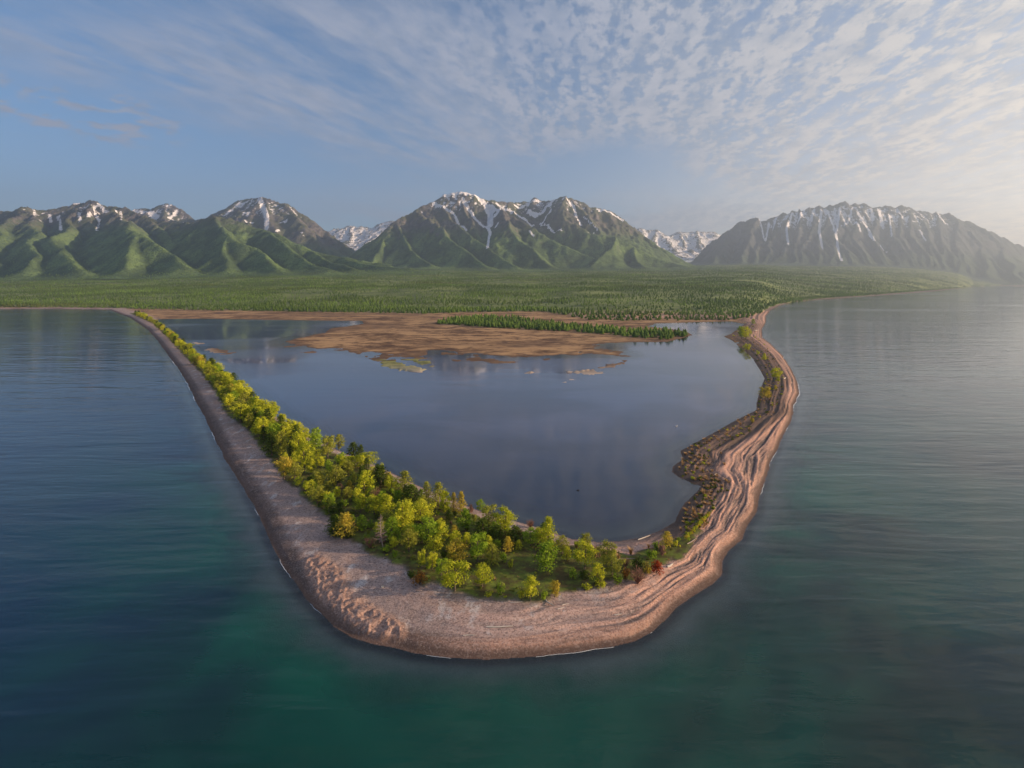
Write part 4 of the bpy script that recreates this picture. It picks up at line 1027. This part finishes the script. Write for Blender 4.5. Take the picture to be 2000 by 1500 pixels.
def build_belt():
    """trees of the left bar and the fill of the grove, largest in the picture as things, the far rest as one object"""
    cand = []; pts = list(placed); r = np.random.default_rng(5)
    V = np.array(VEG)
    n = 42000
    yy = CH * F / (HY * 0 + r.uniform(613 - HY, 1180 - HY, n)); yy = 1.0 / r.uniform(1 / 900.0, 1 / 95.0, n)
    # sample evenly over the ground: accept by area
    yy = r.uniform(95, 880, n); xx = r.uniform(-650, 160, n)
    ok = inside(xx, yy, VEG); xx, yy = xx[ok], yy[ok]
    x_px = xx / yy * F + CX; y_px = HY + (CH - 1.2) / yy * F
    d = seg_dist(xx, yy, VEG + [VEG[0]])
    sel = []
    cell = {}
    def key(a, b): return (int(a // 4), int(b // 4))
    for a, b in pts: cell.setdefault(key(a, b), []).append((a, b))
    order = r.permutation(len(xx))
    for i in order:
        a, b = xx[i], yy[i]; xp, yp = x_px[i], y_px[i]
        belt = yp < 900
        if not belt and (yp > 1092 or xp > 1215 or (xp > 930 and 1082 < yp) or (xp < 740 and yp > 1012)): continue
        ms = 2.25 if b < 260 else 3.2
        if not belt: ms = 2.3
        if d[i] < (0.6 if b < 200 else 0.3): continue
        kx, ky = key(a, b); bad = False
        for q in range(-1, 2):
            for w in range(-1, 2):
                for (c, e) in cell.get((kx + q, ky + w), []):
                    if (c - a) ** 2 + (e - b) ** 2 < ms * ms: bad = True
        if bad: continue
        cell.setdefault((kx, ky), []).append((a, b)); sel.append(i)
    xx, yy = xx[sel], yy[sel]; zz = np.maximum(ground_z(xx, yy), 0)
    o = np.argsort(yy); xx, yy, zz = xx[o], yy[o], zz[o]
    print('belt trees', len(xx))
    A_ = ground(xx, yy)[1]
    for i in range(min(300, len(xx))):
        x, y, z = xx[i], yy[i], zz[i]
        hgt = r.uniform(4.6, 8.4) if HY + CH * F / y < 900 else r.uniform(2.6, 5.0)
        q = r.uniform()
        mat, shape = ('lime', 'broad') if q < 0.50 else ('olive', 'broad') if q < 0.68 else ('green', 'broad') if q < 0.84 else ('gold', 'broad') if q < 0.855 else ('dark', 'pine')
        sd = 'beach side' if A_['do'][i] < A_['dp'][i] - 2.0 else 'lagoon side' if A_['dp'][i] < A_['do'][i] - 6 else 'mid belt'
        zn = ['at the near end', 'past the near end', 'a third of the way', 'halfway', 'two thirds of the way', 'near the far end', 'at the far end'][int(np.searchsorted([150, 180, 215, 255, 310, 380], y))]
        where = 'as undergrowth of the grove at the head of the spit' if HY + CH * F / y > 900 else zn + ' of the left bar, ' + sd if ' end' in zn else zn + ' along the left bar, ' + sd
        cn = dict(lime='lime green', olive='olive green', green='mid green', gold='golden', dark='dark pine')[mat]
        lab = ('%s sapling standing ' if 'grove' in where else '%s belt tree ') % cn + where
        plant(x, y, z - 0.05, hgt, hgt * r.uniform(0.66, 1.0) * (0.8 if shape == 'pine' else 1), shape, mat, 'pine_tree' if shape == 'pine' else 'broadleaf_tree', lab, 'tree', lab.replace(' tree', ' trees', 1))
    xx, yy, zz = xx[300:], yy[300:], zz[300:]
    if len(xx):
        protos = [o_ for o_ in C.objects if o_.name.startswith('crown')][:40]
        use = []
        seen = set()
        for o_ in protos:
            if o_.data.name not in seen and 'lime' in o_.data.materials[0].name or 'olive' in o_.data.materials[0].name:
                seen.add(o_.data.name); use.append(o_)
            if len(use) == 5: break
        hgt = r.uniform(5.0, 8.0, len(xx)); w = hgt * r.uniform(0.7, 1.0, len(xx)) / 0.74
        scatter_gn('far_tree_belt', np.stack([xx, yy, zz], 1), hgt, w, r.uniform(0, 6.28, len(xx)), r.integers(0, len(use), len(xx)), use,
                   'thin far end of the tree belt where the left bar meets the shore', 'trees')
build_belt()

# ---- dead tree
def dead_tree():
    r = np.random.default_rng(9)
    X, Y, Z = on_ground([750], [1075]); s = Y[0] / F; H = 70 * s
    e = bpy.data.objects.new('dead_tree', None); C.objects.link(e); e.location = (X[0], Y[0], Z[0] - 0.05)
    tag(e, 'bare dead conifer with pale branches leaning beside the shingle edge', 'tree')
    v, f = tube([(0, 0, 0), (-0.35, 0, H * 0.18), (-0.7, 0, H * 0.4), (-0.75, 0, H * 0.7), (-0.7, 0, H)], [0.14, 0.12, 0.10, 0.06, 0.015], 6)
    mesh_obj('trunk', v, f, MAT['grey'], e, smooth=True)
    parts = []
    for i in range(54):
        t = 0.25 + 0.72 * i / 54; th = i * 2.4; L = H * 0.24 * (1.05 - t) + 0.25; p = np.array([-0.72, 0, H * t])
        q = p + np.array([math.cos(th) * L, math.sin(th) * L, L * r.uniform(0.0, 0.5)])
        parts.append(tube([p, (p + q) / 2 + r.normal(0, 0.05, 3), q], [0.045, 0.032, 0.012], 4))
        for j in range(3):
            a = p + (q - p) * r.uniform(0.3, 0.95); parts.append(tube([a, a + r.normal(0, 0.22, 3)], [0.018, 0.007], 3))
    v, f = join(parts); o = mesh_obj('branches', v, f, MAT['grey'], e)
dead_tree()
def understorey():
    r = np.random.default_rng(71); n = 1500
    xs = r.uniform(-60, 45, n); ys = r.uniform(100, 150, n); m = inside(xs, ys, VEG); xs, ys = xs[m], ys[m]
    xp = xs / ys * F + CX; yp = HY + (CH - 1.2) / ys * F
    m = ~((xp > 935) & (yp > 1085)) & (yp < 1150) & (seg_dist(xs, ys, VEG + [VEG[0]]) > 0.7); xs, ys = xs[m], ys[m]
    sel = []
    for i in range(len(xs)):
        if all((xs[i] - xs[j]) ** 2 + (ys[i] - ys[j]) ** 2 > 3.6 for j in sel): sel.append(i)
    sel = sel[:110]; xs, ys = xs[sel], ys[sel]; z = ground_z(xs, ys)
    for i in range(len(xs)):
        q = r.uniform(); mt = 'dark' if q < 0.45 else 'olive' if q < 0.65 else 'green' if q < 0.85 else 'pink'
        cn = dict(dark='dark', olive='olive', green='fresh green', pink='pinkish brown')[mt]
        u = xs[i] / ys[i] * F + CX; wh = 'left third' if u < 740 else 'centre' if u < 930 else 'right third'
        h = r.uniform(1.0, 2.2)
        plant(xs[i], ys[i], z[i] - 0.03, h, h * r.uniform(1.0, 1.6), 'bush', mt, 'shrub', '%s low shrub between the trees in the %s of the grove' % (cn, wh), 'shrub', '%s low shrubs in the %s of the grove' % (cn, wh))
understorey()
def bare_shrubs():
    r = np.random.default_rng(12)
    L = [(722,1070,26,26,'pale bare twiggy shrub left of the dead tree'), (748,1060,22,22,'bare pinkish shrub at the foot of the dead tree'), (1246,1140,36,38,'leafless pinkish shrub on the shingle past the grove end'),
         (733,980,32,26,'bare grey shrub left of the tall lime cluster, mid grove'), (1222,1108,22,24,'small bare tan shrub beside the grey driftwood trunk'), (1036,1030,18,20,'bare twiggy shrub on the lagoon bank right of the lime trees')]
    X, Y, Z = on_ground([l[0] for l in L], [l[1] for l in L])
    for i, l in enumerate(L):
        s = Y[i] / F; v, f = twigs(r, 80, 0.5, 0.014)
        o = mesh_obj('bare_shrub', v, f, MAT['pink']); o.location = (X[i], Y[i], Z[i] - 0.03); o.scale = (l[3] * s, l[3] * s, l[2] * s)
        tag(o, l[4], 'shrub')
bare_shrubs()

# ---- yellow-green hedge row on the narrow neck
def neck_row():
    r = random.Random(4); n = 13; px = np.linspace(1340, 1384, n); py = np.interp(px, [1340, 1360, 1384], [1054, 1034, 1008])
    X, Y, Z = on_ground(px, py)
    for i in range(n):
        s = Y[i] / F
        plant(X[i], Y[i], Z[i] - 0.03, 11 * s, 11 * s, 'bush', 'gold' if i % 3 == 0 else 'lime', 'shrub', 'low yellow-green shrub in the row along the crest of the narrow neck', 'shrub', 'row of low shrubs on the narrow neck')
neck_row()

# ---- tussocks, ground cover
def tussocks():
    r = np.random.default_rng(31)
    base = [tuft(np.random.default_rng(40 + k)) for k in range(3)]
    ob = []
    L = [(1232,1082,16,20,'large pale grass tussock on the lagoon beach left of the neck'), (1126,1072,10,12,'small pale tussock at the lagoon edge behind the grove'), (1330,1037,9,10,'single tussock on dark sand right of the orange tree'),
         (1267,1070,9,12,'small dull tussock between the lagoon beach and green bushes'), (1208,1092,12,16,'tan tussock at the end of the grey driftwood trunk'), (1355,1004,16,14,'tall pink-orange tussock on the dark lagoon bank of the neck')]
    X, Y, Z = on_ground([l[0] for l in L], [l[1] for l in L])
    for i, l in enumerate(L):
        s = Y[i] / F; v, f = base[i % 3]
        o = mesh_obj('grass_tussock', v, f, MAT['sedge']); o.location = (X[i], Y[i], Z[i] - 0.02); o.scale = (l[3] * s * 0.8, l[3] * s * 0.8, l[2] * s)
        tag(o, l[4], 'grass tussock'); ob.append(o)
    # countable clumps on the bulge
    q = [(1340,888),(1352,880),(1364,874),(1375,868),(1386,862),(1350,896),(1334,906),(1344,912),(1356,892),(1366,888),(1368,896),(1376,902),(1385,908),(1391,920),(1400,930),(1404,938),(1352,922),(1340,926),(1361,914),(1372,916),(1382,922),(1392,938),(1396,946),(1383,952),(1377,966),(1388,944),(1370,906),(1358,902),(1328,916),(1333,898),(1408,886),(1415,908),(1404,860),(1420,848),(1432,838),(1446,830),(1455,820),(1462,812)]
    X, Y, Z = on_ground([a[0] for a in q], [a[1] for a in q])
    for i in range(len(q)):
        o = bpy.data.objects.new('grass_tussock', ob[i % 3].data); C.objects.link(o); s = Y[i] / F * r.uniform(5, 9)
        o.location = (X[i], Y[i], Z[i] - 0.02); o.scale = (s, s, s * 0.7); o.rotation_euler = (0, 0, r.uniform(0, 6))
        tag(o, 'golden grass tussock scattered over the dark sand bulge in the lagoon', 'grass tussock', 'golden tussocks on the sand bulge')
    # low cover under the grove, along its edges and on the right bar
    bm_ = mesh_obj('low_bush_clump', *crown_bush(np.random.default_rng(50), 120, 0.11, 6), MAT['grass'])
    X, Y, Z = on_ground([1010], [1150]); bm_.location = (X[0], Y[0], Z[0]); bm_.scale = (0.6, 0.6, 0.4); tag(bm_, 'knee-high green clump in the grassy clearing at the front', 'plant')
    gb = mesh_obj('low_bush_clump', *crown_bush(np.random.default_rng(51), 120, 0.11, 6), MAT['lime'])
    X, Y, Z = on_ground([1046], [1120]); gb.location = (X[0], Y[0], Z[0]); gb.scale = (0.6, 0.6, 0.4); tag(gb, 'knee-high lime clump in the clearing below the wide green tree', 'plant')
    n = 9000; xs = r.uniform(-120, 130, n); ys = r.uniform(92, 330, n)
    m = inside(xs, ys, VEG); xs, ys = xs[m], ys[m]
    dens = fbm(xs / 6, ys / 6, 3, 7); m = r.uniform(-0.5, 0.6, len(xs)) < dens + 0.15; xs, ys = xs[m], ys[m]
    # right bar strip
    bx = np.concatenate([r.uniform(1335, 1400, 240), r.uniform(1330, 1470, 420), r.uniform(1420, 1540, 700)]); by = np.concatenate([r.uniform(930, 1060, 240), r.uniform(815, 960, 420), r.uniform(630, 815, 700)])
    X2, Y2 = W(bx, by, 1.0); h2, A2 = ground(X2, Y2)
    g2 = (A2['dp'] > 1.0) & (A2['dp'] < np.interp(by, [630, 700, 800, 900, 1060], [40, 26, 13, 9, 7])) & (A2['do'] > 7) & (A2['marsh'] < 0.95)
    X2, Y2 = X2[g2], Y2[g2]
    X = np.concatenate([xs, X2]); Y = np.concatenate([ys, Y2]); Z = ground_z(X, Y)
    k = len(X); far2 = np.arange(k) >= len(xs)
    idx = np.where(far2, r.choice([0, 1, 2, 2, 3, 0], k), r.choice([0, 0, 0, 1, 0, 2], k))
    s = r.uniform(0.35, 1.0, k) * np.where(far2, 1.0 + Y / 400, 0.85)
    scatter_gn('ground_cover', np.stack([X, Y, Z - 0.03], 1), s * 0.62, s, r.uniform(0, 6.28, k), idx, [bm_, gb, ob[0], ob[1]], 'low grasses and herbs growing over the spit under and between the trees', 'ground cover')
tussocks()

# ---- driftwood
def driftwood():
    r = np.random.default_rng(61)
    L = [((950,1225),(1002,1223),0.13,'pale','longest pale driftwood pole lying on the front shingle'), ((1303,1108),(1314,1101),0.22,'pale','short thick white log by the red bush'),
         ((1200,1095),(1240,1092),0.16,'grey','grey driftwood trunk lying behind the dark green bush'), ((1066,1173),(1083,1184),0.12,'pale','driftwood pole pointing away from the grass edge by the yellow tree'),
         ((1089,1190),(1102,1187),0.09,'pale','small driftwood stick on shingle below the grove'), ((1200,1202),(1215,1200),0.10,'pale','short driftwood stick on the striped shingle, right of the front'),
         ((1342,1063),(1360,1052),0.12,'grey','thin grey pole along the edge of the neck shrubs'), ((1246,1054),(1270,1045),0.13,'pale','pale pole at the lagoon waterline of the inner beach'),
         ((997,1177),(1020,1176),0.08,'pale','thin stick along the foremost grass edge'), ((905,1242),(930,1241),0.08,'pale','thin stick on the shingle left of the longest pole'),
         ((1098,1182),(1112,1179),0.07,'pale','faint stick just right of the driftwood by the yellow tree'), ((1395,929),(1400,925),0.12,'pale','small pale stick on the streaked shingle near the sand bulge'),
         ((1530,740),(1535,738),0.35,'pale','short white log on the right bar near the round lime tree'), ((1474,647),(1481,645),0.4,'pale','pale log on the far right bar beside the green clump'),
         ((745,1148),(750,1147),0.20,'pale','short bleached stump on the shingle left of the rust bush')]
    for (a, b, rad, mt, lab) in L:
        X, Y, Z = on_ground([a[0], b[0]], [a[1], b[1]])
        p = np.array([X[0], Y[0], Z[0] + rad * 0.6]); q = np.array([X[1], Y[1], Z[1] + rad * 0.6]); c = (p + q) / 2; d = q - p
        mid = r.normal(0, 0.04, 3) * np.linalg.norm(d) * (1, 1, 0.2)
        parts = [tube([p - c, -d * 0.2 + mid, d * 0.2 + mid * 0.6, q - c], [rad, rad * 0.9, rad * 0.75, rad * 0.45], 7)]
        for t in (-0.2, 0.15, 0.3):
            s = d * t + mid * 0.6; parts.append(tube([s, s + np.array([r.normal(0, 0.3), r.normal(0, 0.3), 0.25]) * rad * 5], [rad * 0.35, rad * 0.12], 4))
        v, f = join(parts); o = mesh_obj('driftwood_log', v, f, MAT[mt], smooth=True); o.location = c; tag(o, lab, 'driftwood')
driftwood()

# ---- foam where small waves break
def foam():
    m, N, out = new_mat('foam'); n = N.noise(N.node('ShaderNodeNewGeometry').outputs['Position'], 3.0, 4, 0.6)
    p = principled(N, out, (0.8, 0.82, 0.84), 0.6); 
    O = np.array(OUT[3:-8]); seg = np.hypot(*np.diff(O, axis=0).T); t = np.concatenate([[0], np.cumsum(seg)])
    q = np.arange(0, t[-1], 0.45); x = np.interp(q, t, O[:, 0]); y = np.interp(q, t, O[:, 1])
    gx = np.gradient(x); gy = np.gradient(y); L_ = np.hypot(gx, gy) + 1e-9; nx, ny = gy / L_, -gx / L_
    sgn = np.where(inside(x + nx * 1.5, y + ny * 1.5, OUTPOLY), -1, 1); nx *= sgn; ny *= sgn      # pointing out over the water
    off = 0.9 * fbm(x / 9, y / 9, 3, 5) * np.clip(y / 150, 0.5, 3) * 0.35 + 0.10 + 0.12 * fbm(x / 1.2, y / 1.2, 2, 6)
    wd = np.clip(fbm(q / 16, q * 0, 3, 12) + 0.30 * fbm(q / 2.5, q * 0, 2, 13) - 0.05, 0, 1) * 0.27 * np.clip(y / 130, 0.8, 3)
    wd[(y > 420) | (y < 92)] *= 0.38
    cxx, cyy = x + nx * off, y + ny * off; n_ = len(q)
    v = np.stack([np.concatenate([cxx + nx * wd / 2, cxx - nx * wd / 2, cxx]), np.concatenate([cyy + ny * wd / 2, cyy - ny * wd / 2, cyy]), np.concatenate([np.full(2 * n_, 0.012), np.full(n_, 0.045)])], 1)
    i = np.nonzero((wd[:-1] > 0.02) & (wd[1:] > 0.02))[0]
    f = np.concatenate([np.stack([i, i + 1, 2 * n_ + i + 1, 2 * n_ + i], 1), np.stack([2 * n_ + i, 2 * n_ + i + 1, n_ + i + 1, n_ + i], 1)])
    parts = [(v, f)]
    v, f = join(parts); o = mesh_obj('foam', v, f, m); tag(o, 'thin white foam where small waves lap the outer shingle', 'foam', kind='stuff')
foam()

# ---- two birds on the lagoon
def bird(px, py, col, lab, s):
    X, Y = W(px, py); r = 0.16 * s
    v, f = tube([(-2.4 * r, 0, 0.5 * r), (-1.6 * r, 0, 0.35 * r), (-0.4 * r, 0, 0.25 * r), (0.9 * r, 0, 0.3 * r), (1.5 * r, 0, 0.6 * r)], [0.05 * r, 0.5 * r, 0.85 * r, 0.7 * r, 0.2 * r], 8)
    m = m_plain('plumage', col); e = mesh_obj('water_bird', v, f, m, smooth=True); e.location = (float(X), float(Y), 0.02)
    v, f = tube([(1.2 * r, 0, 0.5 * r), (1.5 * r, 0, 1.3 * r), (1.6 * r, 0, 1.7 * r), (1.9 * r, 0, 1.75 * r), (2.4 * r, 0, 1.65 * r)], [0.22 * r, 0.18 * r, 0.3 * r, 0.28 * r, 0.05 * r], 6)
    mesh_obj('head', v, f, m, e, smooth=True); tag(e, lab, 'bird')
bird(1321, 833, (0.6, 0.6, 0.6), 'white bird resting on the open lagoon near the sand bulge', 1.8)
bird(1129, 958, (0.03, 0.03, 0.03), 'tiny black bird swimming in the middle of the lagoon', 1.2)

# ============================================================ forests of the plain and the lower slopes
def build_forest():
    r = np.random.default_rng(77)
    con = [mesh_obj('crown', *conifer(np.random.default_rng(80 + k), 7, 0.17 + 0.035 * k), MAT['conif']) for k in range(4)]
    tr = mesh_obj('trunk', *tube([(0, 0, -0.02), (0, 0, 0.5), (0, 0, 0.95)], [0.018, 0.012, 0.003], 5), MAT['bark'])
    cm = [c.data for c in con]; tm = tr.data
    for c in con: bpy.data.objects.remove(c)
    bpy.data.objects.remove(tr)
    pro = [None] * 4
    # individuals: the wooded tongue in the marsh, then the front row of the forest
    TON = line_w([(850,634),(950,643),(1040,647),(1130,650.5),(1200,656),(1265,662),(1305,664.5),(1346,656),(1338,651),(1265,649),(1180,644),(1130,640),(1080,631),(1000,624),(930,622),(890,626)])
    n = 9000; xs = r.uniform(-130, 260, n); ys = r.uniform(480, 860, n); m = inside(xs, ys, TON); xs, ys = xs[m], ys[m]
    sel = []
    for i in range(len(xs)):
        if all((xs[i] - xs[j]) ** 2 + (ys[i] - ys[j]) ** 2 > 20 for j in sel): sel.append(i)
    xs, ys = xs[sel], ys[sel]; o = np.argsort(ys); xs, ys = xs[o], ys[o]
    print('tongue trees', len(xs))
    z = np.maximum(ground_z(xs, ys), 0.1)
    nI = min(len(xs), 290)
    for i in range(nI):
        e = bpy.data.objects.new('larch_tree', None); C.objects.link(e); hh = r.uniform(3.5, 8.0); e.location = (xs[i], ys[i], z[i] - 0.1)
        w = (hh + 3) * r.uniform(1.1, 1.7); e.scale = (w, w, hh); e.rotation_euler = (0, 0, r.uniform(0, 6))
        k = i % 4
        a = bpy.data.objects.new('crown', cm[k]); C.objects.link(a); a.parent = e
        b = bpy.data.objects.new('trunk', tm); C.objects.link(b); b.parent = e
        if pro[k] is None: pro[k] = a
        u = xs[i] / ys[i] * F + CX
        part = 'far left end' if u < 930 else 'left part' if u < 990 else 'thickest part' if u < 1060 else 'part just left of the middle' if u < 1120 else 'middle' if u < 1180 else 'part just right of the middle' if u < 1240 else 'thin right part' if u < 1300 else 'pointed right end'
        tag(e, 'young larch in the %s of the wooded marsh tongue' % part, 'tree', 'larches in the %s of the wooded tongue' % part)
    rest_x, rest_y = xs[nI:], ys[nI:]
    X = [rest_x]; Y = [rest_y]; S = [np.full(len(rest_x), 1.0)]
    D = 720.0
    while D < 7600:
        s = max(8.5, 0.0046 * D); us = np.arange(-1.28, 1.32, s / D); us = us + r.uniform(-0.5, 0.5, len(us)) * s / D
        dd = D + r.uniform(-0.5, 0.5, len(us)) * s * 1.25
        fe = forest_edge_D(us) + 6 * fbm(us * 60, us * 0 + 1, 3, 4) * 2
        m = dd > fe
        x = (us * dd)[m]; y = dd[m]; X.append(x); Y.append(y); S.append(np.full(len(x), s / 8.5)); D += s * 1.25
    X = np.concatenate(X); Y = np.concatenate(Y); S = np.concatenate(S)
    g = ground_like(X, Y); fr = (Y - forest_edge_D(X / Y)) < 60; g[fr] = ground_z(X[fr], Y[fr])
    mh = np.full(len(X), -1e3)
    for i, ms in enumerate(MASS): mh = np.maximum(mh, ms.at(X, Y))
    mt = mh > g; Z = np.maximum(g, mh)
    tl = 330 + 130 * fbm(X / 300, Y / 300, 4, 88) 
    dens = fbm(X / 260, Y / 180, 4, 66)
    # gaps: meadows and openings
    keep = np.where(mt, (Z < tl) & (r.uniform(0, 1, len(X)) < 0.42 - 0.0008 * Z), (r.uniform(-1.0, 0.5, len(X)) < 1.6 * dens + 0.08) | (Y - forest_edge_D(X / Y) < 130)) & (Y < 6400)
    keep[:len(rest_x)] = True
    X, Y, Z, S = X[keep], Y[keep], Z[keep], S[keep]
    hgt = r.uniform(3.5, 8.5, len(X)) * (0.80 + 0.20 * S) * (1 + 0.5 * fbm(X / 90, Y / 120, 4, 90)); hgt *= 0.85; w = (0.5 * hgt + 4.4) * r.uniform(1.1, 1.9, len(X)) * (0.72 + 0.28 * S)
    print('forest instances', len(X))
    scatter_gn('forest', np.stack([X, Y, Z - 0.3], 1), hgt, w, r.uniform(0, 6.28, len(X)), r.integers(0, 4, len(X)), pro, 'taiga forest covering the plain behind the lagoon up to the mountain feet', 'forest')
build_forest()

# ============================================================ haze
HAZE_DENSITY = 8.2e-5
def haze():
    m, N, out = new_mat('haze'); v = N.node('ShaderNodeVolumePrincipled')
    v.inputs['Color'].default_value = (0.62, 0.78, 1.0, 1); v.inputs['Density'].default_value = HAZE_DENSITY; v.inputs['Anisotropy'].default_value = 0.45
    N.l.new(v.outputs[0], out.inputs['Volume'])
    x0, x1, y0, y1, z0, z1 = -27000, 27000, -4500, 13500, -4.5, 2300
    V = [(x0,y0,z0),(x1,y0,z0),(x1,y1,z0),(x0,y1,z0),(x0,y0,z1),(x1,y0,z1),(x1,y1,z1),(x0,y1,z1)]
    f = [(0,3,2,1),(4,5,6,7),(0,1,5,4),(1,2,6,5),(2,3,7,6),(3,0,4,7)]
    o = mesh_obj('haze', np.array(V), np.array(f), m); tag(o, 'thin morning haze filling the air over lake and mountains', 'haze', kind='stuff')
haze()
